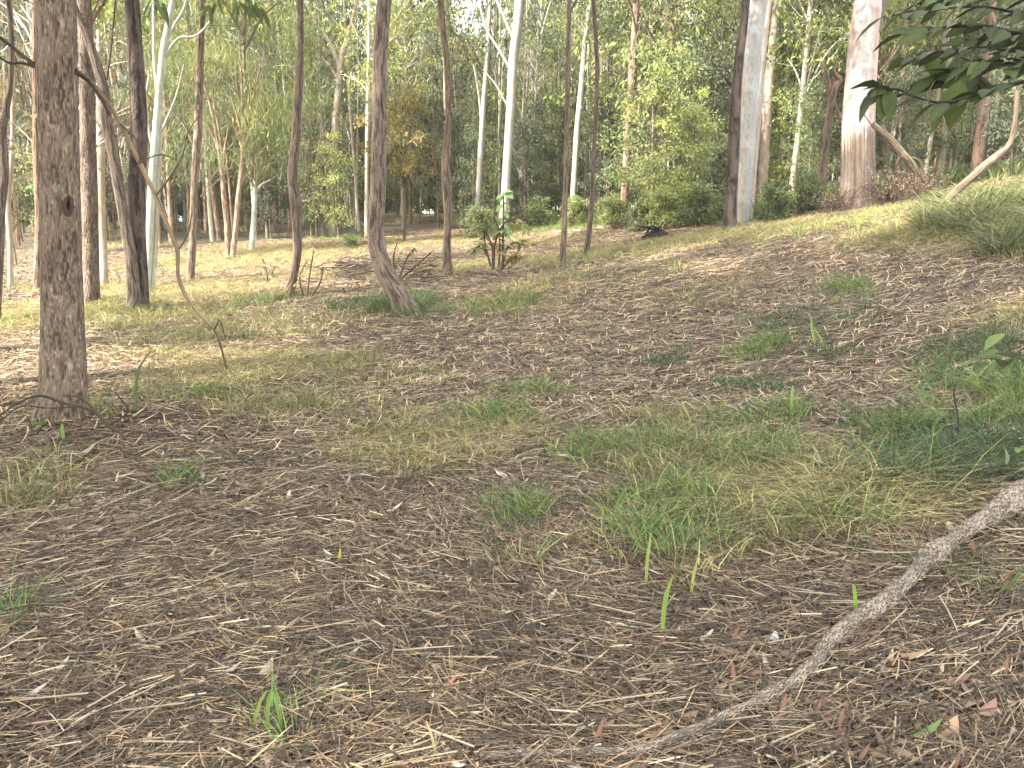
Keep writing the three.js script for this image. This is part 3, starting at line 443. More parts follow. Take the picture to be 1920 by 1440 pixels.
for (const [px, py, d, s, k, label] of [[1440, 418, 17.5, 0.75, 1, 'rounded green bush right of the smooth grey gum'], [1300, 432, 20, 0.85, 1, 'low green bush left of the furrowed dark trunk'], [1235, 445, 20, 0.9, 0, 'pale green bush above the dark fallen clump'], [1195, 445, 20.5, 0.7, 1, 'small green bush by the fallen grey fronds'],
  [660, 452, 24.5, 0.42, 1, 'low leafy green bush on the floor left of the curved tree'], [1345, 425, 19.5, 0.6, 1, 'small bush touching the furrowed dark trunk'], [1500, 408, 19.5, 0.7, 1, 'low bush in the grass before the leaning snag'], [1145, 425, 24, 0.85, 0, 'yellowish bush behind the slim pair of trunks'], [895, 425, 26, 0.9, 1, 'green bush behind the broad-leaved sapling'], [1010, 410, 30, 1.0, 1, 'green thicket bush right of the pale grey gum'], [1075, 415, 28, 0.9, 0, 'green bush behind the lichen-flecked trunk']]) {
  const b = G(px, py); b.z = -d; b.x = (px - 960) / FPX * d; b.y = ground(b.x, b.z); const t = group('bush', b), c = K.bush[k];
  const cr = mesh('crown', c.crown, M.leaf, t), li = mesh('limbs', c.limb, M.string, t); const ry = rnd() * 6.3; for (const q of [cr, li]) { q.scale.setScalar(s); q.rotation.y = ry; } cr.userData.kind = li.userData.kind = 'stuff'; li.name = 'stems';
  tag(t, label, 'bush');
}
// trees left of and behind the picture whose crowns shade the foreground
for (const [x, d, s] of [[-5.7, 6.8, 0.95], [-4.9, 4.4, 1], [-9.5, 7, 1], [-7.5, 4.5, 1],  [-5.5, 1.0, 1], [-10, 1, 1], [3.8, -3.5, 1], [-2.5, -4, 1], [6.2, 2.6, 0.9], [9.8, 6.5, 1], [-8, -1.2, 1.1], [-6, -4, 1.1], [-10.5, -3.5, 1.1], [-8.3, 2.2, 1], [-13, -1, 1.1], [-3.6, -6.5, 1]])
  fillTree(x, d, { name: 'shade_tree', trunk: pick(trunks), mat: M.box, w: 1.5, h: 1.0, kind: 'shade', cw: s, ch: 1, cy: 0, lean: 0.02, label: 'tall tree just outside the view whose crown shades the clearing', group: 'shade trees around the viewpoint' });
// far wood, seen only as one mass
{
  const mk = (geo, mat) => { const n = K.dry.some(u => u.crown === geo) || K.under.some(u => u.crown === geo) ? 170 : 110, im = new THREE.InstancedMesh(geo, mat, n), q = new THREE.Object3D(); for (let k = 0; k < n; k++) { const d = K.dry.some(u => u.crown === geo) || K.under.some(u => u.crown === geo) ? rr(46, 90) : rr(74, 130), x = rr(-0.9, 0.9) * d; q.position.set(x, ground(x, -d), -d); q.rotation.set(0, rnd() * 6.28, 0); q.scale.set(rr(1.2, 1.8), rr(1.1, 1.6), rr(1.2, 1.8)); q.updateMatrix(); im.setMatrixAt(k, q.matrix); } return im; };
  const g = group('far_wood', V(0, 0, 0)); tag(g, 'distant wood of pale trunks and foliage closing the view', 'forest', null, 'stuff');
  [['crowns', K.lime[0].crown, M.leaf], ['crowns', K.gum[1].crown, M.leaf], ['thicket', K.under[1].crown, M.leaf], ['thicket', K.under[2].crown, M.leaf], ['thicket', K.dry[0].crown, M.leaf], ['thicket', K.dry[1].crown, M.leaf], ['thicket', K.under[0].crown, M.leaf], ['trunks', trunks[0], M.greygum], ['trunks', trunks[3], M.pale]].forEach(([n, ge, m]) => { const o = mk(ge, m); o.name = n; o.castShadow = o.receiveShadow = true; g.add(o); });
}
console.log('wood', made);

// ---------- litter and grass (nobody could count them) ----------
const STRAW = [[0.366, 0.259, 0.155], [0.281, 0.193, 0.115], [0.067, 0.043, 0.027], [0.464, 0.339, 0.209], [0.037, 0.023, 0.014], [0.207, 0.140, 0.085], [0.051, 0.032, 0.020], [0.110, 0.071, 0.043]];  // very dark tones stand in for the shaded gaps between straws
const FLAKE = [[0.125, 0.076, 0.047], [0.062, 0.037, 0.022], [0.275, 0.184, 0.114], [0.040, 0.024, 0.015], [0.125, 0.061, 0.037], [0.075, 0.046, 0.029], [0.375, 0.270, 0.178]];
function strawInto(g, x, y, z, a, len, w, c, tilt, bend) {
  const dx = Math.cos(a), dz = Math.sin(a), bx = -dz * bend, bz = dx * bend, n = 3, ids = [], roll = gauss() * 0.5;
  for (let k = 0; k <= n; k++) {
    const t = k / n - 0.5, q = 1 - 4 * t * t, ww = w * (k === n ? 0.35 : 1) / 2, X = x + dx * len * t + bx * q * len, Z = z + dz * len * t + bz * q * len, Y = y + tilt * len * t + 0.05 * len * q * (0.3 + Math.abs(bend));
    ids.push(g.vert(X - dz * ww, Y + roll * ww, Z + dx * ww, dz * roll * 0.6, 1, -dx * roll * 0.6, c), g.vert(X + dz * ww, Y - roll * ww, Z - dx * ww, -dz * 0.4, 1, dx * 0.4, c));
    if (k) { const [p, q2, r, s] = ids.slice(-4); g.tri(p, r, q2); g.tri(q2, r, s); }
  }
}
function litterPatch(R, ns, nf, o = {}) {
  const g = new Geo();
  for (let k = 0; k < ns; k++) { const r = R * Math.sqrt(rnd()), a = rnd() * 6.283, main = rnd() < 0.4 ? gauss() * 0.6 : rnd() * 6.283; strawInto(g, r * Math.cos(a), 0.003 + 0.042 * rnd() ** 1.7, r * Math.sin(a), main, (o.len || 0.12) * rr(0.2, 1.0 + rnd()), (o.w || 0.0029) * rr(0.5, 1.0 + rnd()), jit(pick(STRAW), 0.28), gauss() * 0.16, gauss() * (rnd() < 0.2 ? 0.12 : 0.025)); }
  for (let k = 0; k < nf; k++) { const r = R * Math.sqrt(rnd()), a = rnd() * 6.283, d = V(gauss(), gauss() * 0.22, gauss()).normalize(), w = V(-d.z, gauss() * 0.35, d.x).normalize(); leafInto(g, V(r * Math.cos(a), 0.008 + 0.018 * rnd(), r * Math.sin(a)), d, w, (o.fl || 0.036) * rr(0.4, 1.6), (o.fw || 0.011) * rr(0.5, 1.6), jit(pick(FLAKE), 0.25), 2, gauss() * 0.2); }
  return g.build();
}
function deadLeafPatch(R, n, cols) {
  const g = new Geo();
  for (let k = 0; k < n; k++) { const r = R * Math.sqrt(rnd()), a = rnd() * 6.283, d = V(gauss(), gauss() * 0.12, gauss()).normalize(), w = V(-d.z, gauss() * 0.45, d.x).normalize(); leafInto(g, V(r * Math.cos(a), 0.010 + 0.018 * rnd(), r * Math.sin(a)), d, w, rr(0.035, 0.095), rr(0.012, 0.028), jit(pick(cols), 0.35), 4, gauss() * 0.25); }
  return g.build();
}
function tuft(n, h, spread, w, cols, flop) {
  const g = new Geo();
  for (let k = 0; k < n; k++) {
    const a = rnd() * 6.283, r = spread * Math.sqrt(rnd()) * 0.5, H = h * rr(0.45, 1.25), out = flop * rr(0.15, 1.3) * H, c = jit(pick(cols), 0.18), dx = Math.cos(a + gauss() * 0.6), dz = Math.sin(a + gauss() * 0.6), x = r * Math.cos(a), z = r * Math.sin(a), W = w * rr(0.6, 1.3), f = rnd() * 6.283, wx = Math.cos(f), wz = Math.sin(f);
    let p = null;
    for (let s = 0; s <= 3; s++) {
      const t = s / 3, y = H * (t - 0.35 * flop * t * t) - 0.01, q = out * t * t, ww = W / 2 * (1 - t * 0.75), cc = [c[0], c[1], c[2]];
      const i = g.vert(x + dx * q - wx * ww, y, z + dz * q - wz * ww, -wz * 0.7, 0.7, wx * 0.7, cc), j = g.vert(x + dx * q + wx * ww, y, z + dz * q + wz * ww, -wz * 0.7, 0.7, wx * 0.7, cc);
      if (p) { g.tri(p[0], p[1], i); g.tri(p[1], j, i); } p = [i, j];
    }
  }
  return g.build();
}
function scatter(parent, name, geos, mat, list) {       // list of [x, z, turn, scale, tint, lift]
  geos.forEach((ge, gi) => {
    const mine = list.filter((_, i) => i % geos.length === gi); if (!mine.length) return;
    const im = new THREE.InstancedMesh(ge, mat, mine.length), q = new THREE.Object3D(), up = V(0, 1, 0), col = new THREE.Color(); im.name = name; im.castShadow = im.receiveShadow = true;
    mine.forEach(([x, z, a, s, t, lift, sy], i) => {
      const y = ground(x, z), e = 0.12, nx = (ground(x - e, z) - ground(x + e, z)) / (2 * e), nz = (ground(x, z - e) - ground(x, z + e)) / (2 * e);
      q.position.set(x, y + (lift || 0), z); q.quaternion.setFromUnitVectors(up, V(nx, 1, nz).normalize()); q.rotateY(a); q.scale.set(s, s * (sy || 1), s); q.updateMatrix(); im.setMatrixAt(i, q.matrix); col.setRGB(...(t || WHITE)); im.setColorAt(i, col);
    });
    parent.add(im);
  });
}
const stuffGroup = (name, label, cat) => tag(group(name, V(0, 0, 0)), label, cat, null, 'stuff');
// where grass grows: photo pixel, radii in metres along x and d, thickness 0..1, kind
const GREEN = [[0.138, 0.213, 0.054], [0.178, 0.247, 0.069], [0.109, 0.168, 0.049], [0.258, 0.277, 0.089]];
const DEEP = [[0.069, 0.112, 0.043], [0.086, 0.133, 0.052], [0.056, 0.090, 0.036]];
const YEL = [[0.514, 0.435, 0.198], [0.415, 0.342, 0.159], [0.574, 0.494, 0.277], [0.316, 0.297, 0.109]];
const MIXG = [[0.347, 0.304, 0.120], [0.193, 0.222, 0.073], [0.433, 0.366, 0.174], [0.144, 0.183, 0.053], [0.385, 0.318, 0.155]];
const patches = [
  [920, 790, .42, .42, 1, 'g'], [990, 738, .36, .3, .8, 'g'], [830, 840, .7, .55, 1, 'y'], [760, 880, .38, .3, .8, 'y'], [700, 800, .45, .4, .5, 'm'], [880, 800, .5, .5, .5, 'm'],
  [1170, 850, .45, .35, 1, 'g'], [1240, 800, .4, .45, .7, 'm'], [1290, 870, .55, .5, 1, 'm'], [1390, 900, .6, .4, 1, 'm'], [1230, 1000, .3, .5, 1, 'g'], [1560, 940, .6, .4, 1, 'y'], [1300, 960, .4, .4, .9, 'm'], [1430, 860, .45, .35, .8, 'g'], [1450, 1010, .35, .3, .6, 'm'], [1560, 1000, .24, .25, .9, 'g'], [1640, 960, .45, .35, 1, 'y'], [1600, 945, .4, .3, 1, 'y'], [1500, 935, .5, .3, 1, 'y'], [1390, 930, .4, .3, .7, 'y'], [1250, 960, .25, .4, .8, 'g'], [1350, 1060, .35, .3, .4, 'm'],
  [1880, 740, .55, .5, 1, 'g'], [1830, 850, .9, .45, 1, 'd'], [1760, 910, .5, .3, .9, 'd'], [1890, 650, .6, .6, .9, 'd'], [1780, 700, .35, .4, .5, 'g'], [1900, 600, .5, .6, .8, 'y'], [1690, 800, .35, .3, .5, 'd'], [1840, 790, .7, .3, .9, 'g'], [1850, 860, .8, .4, 1, 'd'], [1780, 880, .6, .35, 1, 'd'], [1890, 700, .5, .5, 1, 'd'], [1720, 830, .5, .3, .7, 'd'], [1640, 800, .3, .25, .6, 'd'],
  [1410, 660, .35, .5, .7, 'g'], [1540, 610, .6, .7, .5, 'd'], [1550, 670, .3, .5, .5, 'd'], [1430, 730, .35, .35, .7, 'd'], [1340, 735, .35, .25, .5, 'd'], [1440, 790, .5, .35, .6, 'g'], [1590, 548, .3, .6, .9, 'g'], [1410, 620, .3, .4, .4, 'd'], [1270, 680, .35, .3, .5, 'd'],
  [470, 690, .8, 1.0, .9, 'y'], [420, 735, .9, .7, .5, 'm'], [560, 770, .7, .6, .7, 'm'], [640, 690, .4, .6, .6, 'm'], [360, 750, .4, .3, .6, 'g'], [740, 720, .6, .5, .4, 'm'], [330, 650, .8, 1.2, .35, 'm'], [430, 610, 1.3, 1.2, .4, 'm'], [560, 600, .9, 1, .3, 'm'],
  [720, 570, .9, .7, 1, 'd'], [690, 580, .5, .5, .9, 'd'], [790, 575, .5, .4, .6, 'g'], [960, 575, .9, .7, .9, 'm'], [900, 585, .5, .4, .6, 'g'], [1000, 570, .3, .4, .7, 'g'], [270, 600, 1.1, 1.0, 1, 'm'], [180, 585, .8, 1.2, .9, 'm'], [500, 570, .5, .6, .8, 'g'], [40, 600, 1.2, 1.8, .9, 'y'], [60, 615, 1.0, .6, .9, 'm'], [350, 560, 1.5, 1.5, .8, 'y'],
  [980, 970, .2, .25, 1, 'g'], [940, 1000, .14, .16, .8, 'd'], [960, 1075, .12, .12, .5, 'g'], [0, 1180, .16, .2, .8, 'd'], [40, 1150, .12, .12, .5, 'g'], [540, 1370, .12, .12, .5, 'g'], [50, 940, .35, .35, .8, 'm'], [70, 890, .3, .3, .6, 'm'], [340, 910, .15, .2, .4, 'g'], [1820, 1100, .16, .14, .5, 'g'], [1250, 1110, .22, .2, .4, 'm'], [300, 920, .12, .12, .3, 'g'],
  [1000, 490, 2.4, 1.2, .9, 'y'], [850, 510, 1.8, 1, .7, 'y'], [1180, 470, 2, 1.2, .8, 'm'], [1300, 450, 2, 1.5, .9, 'y'], [1450, 430, 2.2, 1.4, 1, 'y'], [1600, 412, 2, 1.2, 1, 'y'], [1560, 425, 1.6, 1, .5, 'g'], [1750, 425, 1.2, 1, 1, 'y'], [1870, 440, 1, 1, 1, 'y'], [1700, 440, 1, .9, .7, 'm'], [1120, 520, 1.5, 1, .3, 'm'], [1280, 560, 1, .8, .3, 'm'], [1000, 540, .8, .6, .3, 'm'], [640, 700, .3, .3, .5, 'm'],
  [400, 500, 3, 3, .7, 'y'], [250, 540, 2, 2, .8, 'y'], [480, 475, 2.5, 3, .6, 'y'], [620, 470, 2.5, 2.5, .4, 'y'], [850, 450, 3, 3, .5, 'y'], [560, 520, 2, 2, .6, 'y'], [1000, 455, 2.5, 2, .3, 'y'], [660, 445, 1.5, 1.5, .6, 'g'], [1050, 425, 3, 4, 1, 'g'],
];
const strawList = [], strawMid = [], strawFar = [], gl = { g: [], d: [], y: [], m: [] };
const inPatch = (x, z) => { let b = 0; for (const p of PW) { const q = ((x - p[0]) / p[2]) ** 2 + ((z - p[1]) / p[3]) ** 2; if (q < 1) b = Math.max(b, p[4] * (1 - q)); } return b; };
const PW = patches.map(([px, py, rx, rz, t, k]) => { const p = G(px, py); return [p.x, p.z, rx, rz, t, k]; });
const swath = (x, z) => 0.15 * Math.sin(z * 0.7) + 1.5 * n2(x * 0.5 + 5, z * 0.5);
for (const [d0, d1, dens, far] of [[1.0, 4, 150, 0], [4, 8, 100, 0], [8, 13, 55, 0], [13, 20, 16, 1], [20, 34, 7, 1]]) {
  const area = 0.74 * (d1 * d1 - d0 * d0) + 1.6 * (d1 - d0), n = Math.round(area * dens);
  for (let k = 0; k < n; k++) {
    const d = Math.sqrt(rr(d0 * d0, d1 * d1)), x = rr(-1, 1) * (0.72 * d + 0.8), m = 0.86 + 0.30 * fbm2(x * 0.7, d * 0.7) + gauss() * 0.08, wz = fbm2(x * 0.25 + 9, d * 0.25 + 2);
    if (rnd() < 0.75 * inPatch(x, -d)) continue;
    if (far && clearing(x, d) < 0.3) continue;
    (far ? strawFar : d > 5.5 + gauss() ? strawMid : strawList).push([x, -d, swath(x, -d) + gauss() * 0.5, rr(0.8, 1.25), [m * (1 + 0.05 * wz), m, m * (1 - 0.06 * wz)], far ? 0 : rr(0, 0.012)]);
  }
}
const lit = stuffGroup('dry_grass_litter', 'brown mulch of mown dry grass, straw and leaf fragments over the slope', 'litter');
scatter(lit, 'straw', [0, 1, 2, 3, 4, 5].map(() => litterPatch(0.27, 80, 32)), M.straw, strawList);
scatter(lit, 'straw', [0, 1, 2, 3, 4].map(() => litterPatch(0.36, 64, 26, { len: 0.17, w: 0.005, fl: 0.055, fw: 0.015 })), M.straw, strawMid);
scatter(lit, 'straw', [0, 1, 2, 3].map(() => litterPatch(0.5, 90, 40, { len: 0.17, w: 0.006, fl: 0.06, fw: 0.018 })), M.straw, strawFar);
// dead leaves, thick and reddish round the fallen branch
{
  const RED = [[0.140, 0.060, 0.041], [0.168, 0.096, 0.062], [0.098, 0.052, 0.037], [0.210, 0.150, 0.106], [0.140, 0.096, 0.070], [0.070, 0.043, 0.033], [0.161, 0.081, 0.050]], BRN = [[0.169, 0.122, 0.085], [0.221, 0.166, 0.120], [0.117, 0.077, 0.055], [0.273, 0.218, 0.165], [0.143, 0.084, 0.061]];
  const a = [], b = [];
  for (let k = 0; k < 4200; k++) { const d = Math.sqrt(rr(1.2, 42)), x = rr(-1, 1) * (0.72 * d + 0.6), px = 960 + x / d * FPX, right = sm(1000, 1500, px) * (1 - sm(3.6, 4.8, d)); if (rnd() < 0.8 * right) a.push([x, -d, rnd() * 6.28, rr(0.8, 1.2), WHITE, rr(0.004, 0.02)]); else if (rnd() < 0.22) b.push([x, -d, rnd() * 6.28, rr(0.7, 1.1), WHITE, rr(0.004, 0.02)]); }
  const g = stuffGroup('leaf_litter', 'reddish brown dead gum leaves thick around the fallen branch', 'leaves');
  scatter(g, 'dead_leaves', [0, 1, 2].map(() => deadLeafPatch(0.2, 7, RED)), M.straw, a); scatter(g, 'dead_leaves', [0, 1].map(() => deadLeafPatch(0.2, 4, BRN)), M.straw, b);
}
// grass
for (const [cx, cz, rx, rz, t, k] of PW) {
  const near = -cz < 9, n = Math.round(t * rx * rz * (near ? (k === 'y' ? 300 : 400) : -cz < 14 ? 210 : 80));
  for (let i = 0; i < n; i++) { const a = rnd() * 6.283, r = Math.pow(rnd(), 0.62) * 1.1, x = cx + Math.cos(a) * r * rx, z = cz + Math.sin(a) * r * rz; if (n2(x * 4 + 7, z * 4) < -0.35 && r > 0.4) continue; const f = rr(0.85, 1.15); gl[k].push([x, z, rnd() * 6.28, rr(0.6, 1.15) * (near ? 1 : 1.15), [f, f, f]]); }
}
for (let k = 0; k < 900; k++) { const d = Math.sqrt(rr(4, 300)), x = rr(-1, 1) * 0.72 * d; const f = fbm2(x * 0.6 + 30, d * 0.6); if (f < 0.02) continue; gl[pick(['m', 'm', 'y', 'g', 'd'])].push([x, -d, rnd() * 6.28, rr(0.3, 0.7), WHITE]); }
for (const o of scene.children.filter(c => c.userData.category === 'tree' && -c.position.z < 22 && -c.position.z > 4)) for (let i = 0; i < 16; i++) { const a = rnd() * 6.283, r = rr(0.1, 0.42); gl[pick(['m', 'y', 'm', 'g'])].push([o.position.x + Math.cos(a) * r, o.position.z + Math.sin(a) * r, rnd() * 6.28, rr(0.6, 1.3), WHITE]); }
for (const [k, name, label, cols, n, h, sp, w, fl] of [['g', 'green_grass', 'short bright green grass patches in the litter', GREEN, 22, 0.22, 0.12, 0.0075, 0.85], ['d', 'dark_green_grass', 'low dark green grass at the right and round the curved tree', DEEP, 24, 0.18, 0.13, 0.008, 0.95], ['y', 'dry_grass', 'flattened straw-yellow grass patches', YEL, 20, 0.27, 0.18, 0.0072, 1.8], ['m', 'yellowing_grass', 'yellow-green half-dry grass patches', MIXG, 20, 0.24, 0.15, 0.0072, 1.4]]) {
  const g = stuffGroup(name, label, 'grass'); scatter(g, 'tufts', [0, 1, 2].map(() => tuft(n, h, sp, w, cols, fl)), M.blade, gl[k]);
}
{ // long grass on the right-hand bank and undergrowth beyond the crest
  const bank = [], under = [], low = [], foot = []; for (let k = 0; k < 110; k++) { const p = G((k < 70 ? 735 : 770) + gauss() * 50, (k < 70 ? 580 : 592) + gauss() * 9); foot.push([p.x, p.z, rnd() * 6.28, rr(0.35, 0.7), WHITE]); }
  for (let k = 0; k < 1500; k++) { const px = rr(1715, 2010), d = rr(9.2, 15), x = (px - 960) / FPX * d; if (d < 9.6 + 1.9 * sm(1900, 1720, px) + 0.5 * n2(x, d) || n2(x * 2.3, d * 2.3 + 4) < -0.25) continue; const f = 0.85 + 0.3 * n2(x * 1.5, d * 1.5); bank.push([x, -d, rnd() * 6.28, rr(0.5, 1.0) * (0.85 + 0.35 * n2(x * 1.7 + 9, d * 1.7)), [f * (1 + 0.2 * rnd()), f, f]]); }
  for (let k = 0; k < 4200; k++) { const d = rr(18, 46), x = rr(-0.6, 0.7) * d; if (clearing(x, d) > 0.45 || (x > 3 && d < 19.2)) continue; const f = fbm2(x * 0.4 + 3, d * 0.4); if (x > 0 ? f < -0.25 : f < 0.12) continue; (x > 0 && rnd() < 0.8 ? under : low).push([x, -d, rnd() * 6.28, rr(0.7, 1.3) * (x > 0 ? 1 : 0.7), WHITE]); }
  scatter(stuffGroup('spiky_grass', 'spiky dark green grass round the foot of the curved tree', 'grass'), 'tufts', [tuft(20, 0.5, 0.3, 0.011, DEEP, 0.7), tuft(20, 0.55, 0.3, 0.01, [[0.10, 0.14, 0.06], [0.2, 0.19, 0.08]], 0.9)], M.blade, foot);
  scatter(stuffGroup('long_grass', 'long arching green grass on the right-hand bank', 'grass'), 'tufts', [0, 1, 2].map(() => tuft(24, 0.66, 0.34, 0.014, [[0.12, 0.16, 0.05], [0.17, 0.205, 0.07], [0.09, 0.125, 0.04], [0.30, 0.28, 0.13], [0.08, 0.11, 0.04]], 1.15)), M.blade, bank);
  scatter(stuffGroup('undergrowth', 'green weedy undergrowth beyond the clearing edge', 'undergrowth'), 'tufts', [0, 1].map(() => tuft(34, 0.55, 0.6, 0.026, [[0.13, 0.165, 0.05], [0.18, 0.21, 0.07], [0.10, 0.125, 0.04]], 0.8)), M.blade, under);
  scatter(stuffGroup('dry_undergrowth', 'straw-coloured weeds under the sunny far trees', 'undergrowth'), 'tufts', [0, 1].map(() => tuft(26, 0.40, 0.5, 0.02, [[0.36, 0.31, 0.14], [0.24, 0.25, 0.09], [0.42, 0.34, 0.19]], 0.8)), M.blade, low);
}
console.log('litter', strawList.length, strawFar.length, Object.values(gl).map(a => a.length).join());

// ---------- branches, sticks and logs ----------
const onGround = (list, lift = 0.9, extra = 0) => list.map(([x, y, w]) => { const p = G(x, y), r = w / 2 / FPX * p.length(); p.y += r * lift + extra; return { p, r }; });
function lying(name, label, cat, list, mat, o = {}) {
  const q = onGround(list, o.lift, o.extra), b = q[0].p.clone(), g = new Geo();
  tubeInto(g, q.map(z => z.p.clone().sub(b)), q.map(z => z.r), { seg: o.seg || 7, per: o.per || 6, n: o.n, cap: true, col: o.col, capCol: o.capCol, disp: o.disp, tile: o.tile });
  const ge = g.build(); if (o.disp) ge.computeVertexNormals();
  const m = mesh(name, ge, mat); m.position.copy(b); return tag(m, label, cat, o.group);
}
lying('fallen_branch', 'long pale flaky-barked branch lying across the bottom right', 'branch',
  [[2230, 800, 24], [2120, 842, 30], [2020, 888, 34], [1935, 938, 36], [1890, 972, 38], [1850, 998, 38], [1790, 1035, 37], [1735, 1078, 38], [1690, 1122, 37], [1640, 1165, 34], [1592, 1195, 33], [1545, 1235, 33], [1522, 1272, 33], [1480, 1305, 31], [1425, 1338, 29], [1360, 1366, 27], [1295, 1395, 25], [1225, 1422, 24], [1180, 1432, 23], [1100, 1431, 22], [1000, 1434, 22], [900, 1438, 20]], M.flaky,
  { seg: 28, n: 340, lift: 1.0, extra: 0.022, tile: 0.3, disp: (th, s) => { const c = Math.cos(th), q = Math.sin(th); return -0.1 + 0.26 * n3(3, 7, s * 11) + 0.10 * n3(c + 5, q, s * 18) + 0.12 * n3(c * 1.5, q * 1.5, s * 7) + 0.06 * n3(c * 6, q * 6, s * 30) + 0.05 * n3(c * 12, q * 12, s * 60); } });
{ // dead bough hanging from the left tree to the ground, with side twigs
  const pts = [[138, 134, 9, 6.15], [168, 152, 9, 6.3], [200, 190, 8, 6.4], [225, 232, 8, 6.45], [262, 305, 8, 6.5], [292, 368, 9, 6.5], [315, 425, 8, 6.5], [332, 468, 8, 6.5], [334, 515, 7, 6.5], [345, 548, 7, 6.55], [372, 588, 6, 6.6], [402, 620, 5, 6.7], [414, 650, 4, 6.9], [424, 690, 3, 7.3]].map(([x, y, w, d]) => ({ p: P(x, y, d), r: w / 2 / FPX * d }));
  const b = pts[0].p.clone(), t = group('hanging_bough', b); tag(t, 'thin dead bough drooping from the thick left trunk down to the grass', 'branch');
  mesh('stem', tube(pts.map(q => q.p.clone().sub(b)), pts.map(q => q.r), { seg: 8, n: 70, col: (th, s) => mix3([1.7, 1.45, 1.15], [2.5, 2.3, 1.7], n3(2, 5, s * 1.3) * 0.5 + 0.5) }), M.wood, t);
  for (const tw of [[[292, 368, 4], [320, 330, 3], [342, 292, 3], [352, 250, 2], [372, 218, 2]], [[334, 470, 4], [352, 440, 3], [360, 400, 2]], [[402, 618, 4], [412, 600, 3], [422, 635, 2]], [[225, 232, 4], [255, 262, 3], [262, 300, 2], [240, 330, 2]], [[262, 305, 3], [300, 290, 3], [330, 300, 2]]])
    mesh('twig', tube(tw.map(([x, y]) => P(x, y, 6.5 + 0.001 * (x - 300)).sub(b)), tw.map(z => z[2] / 2 / FPX * 6.5), { seg: 5, per: 4 }), M.wood, t);
}
{
  const b = P(205, 795, 5.2); b.y = ground(b.x, b.z); const t = group('arched_twig', b); tag(t, 'dark dead twig arching across the foot of the thick left trunk', 'branch');
  for (const tw of [[[205, 800, 9, 5.2], [185, 778, 8, 5.2], [150, 762, 7, 5.25], [120, 756, 6, 5.3], [75, 742, 5, 5.3], [35, 755, 4, 5.3], [-5, 782, 3, 5.3]], [[185, 778, 5, 5.2], [150, 745, 4, 5.2], [118, 742, 3, 5.2]], [[205, 798, 5, 5.2], [240, 770, 4, 5.2], [215, 735, 3, 5.2]], [[150, 762, 4, 5.2], [90, 765, 3, 5.2], [40, 762, 3, 5.1], [0, 790, 2, 5.1]], [[205, 800, 7, 5.2], [225, 812, 6, 5.15], [235, 825, 5, 5.1]]])
    mesh('stem', tube(tw.map(([x, y, , d]) => P(x, y, d).sub(b)), tw.map(z => z[2] / 2 / FPX * 5.2), { seg: 6, per: 5, col: () => [0.62, 0.5, 0.43] }), M.wood, t);
}
const BRN = [0.95, 0.8, 0.7], DRK = [0.6, 0.48, 0.42], PALE = [1.5, 1.4, 1.25];
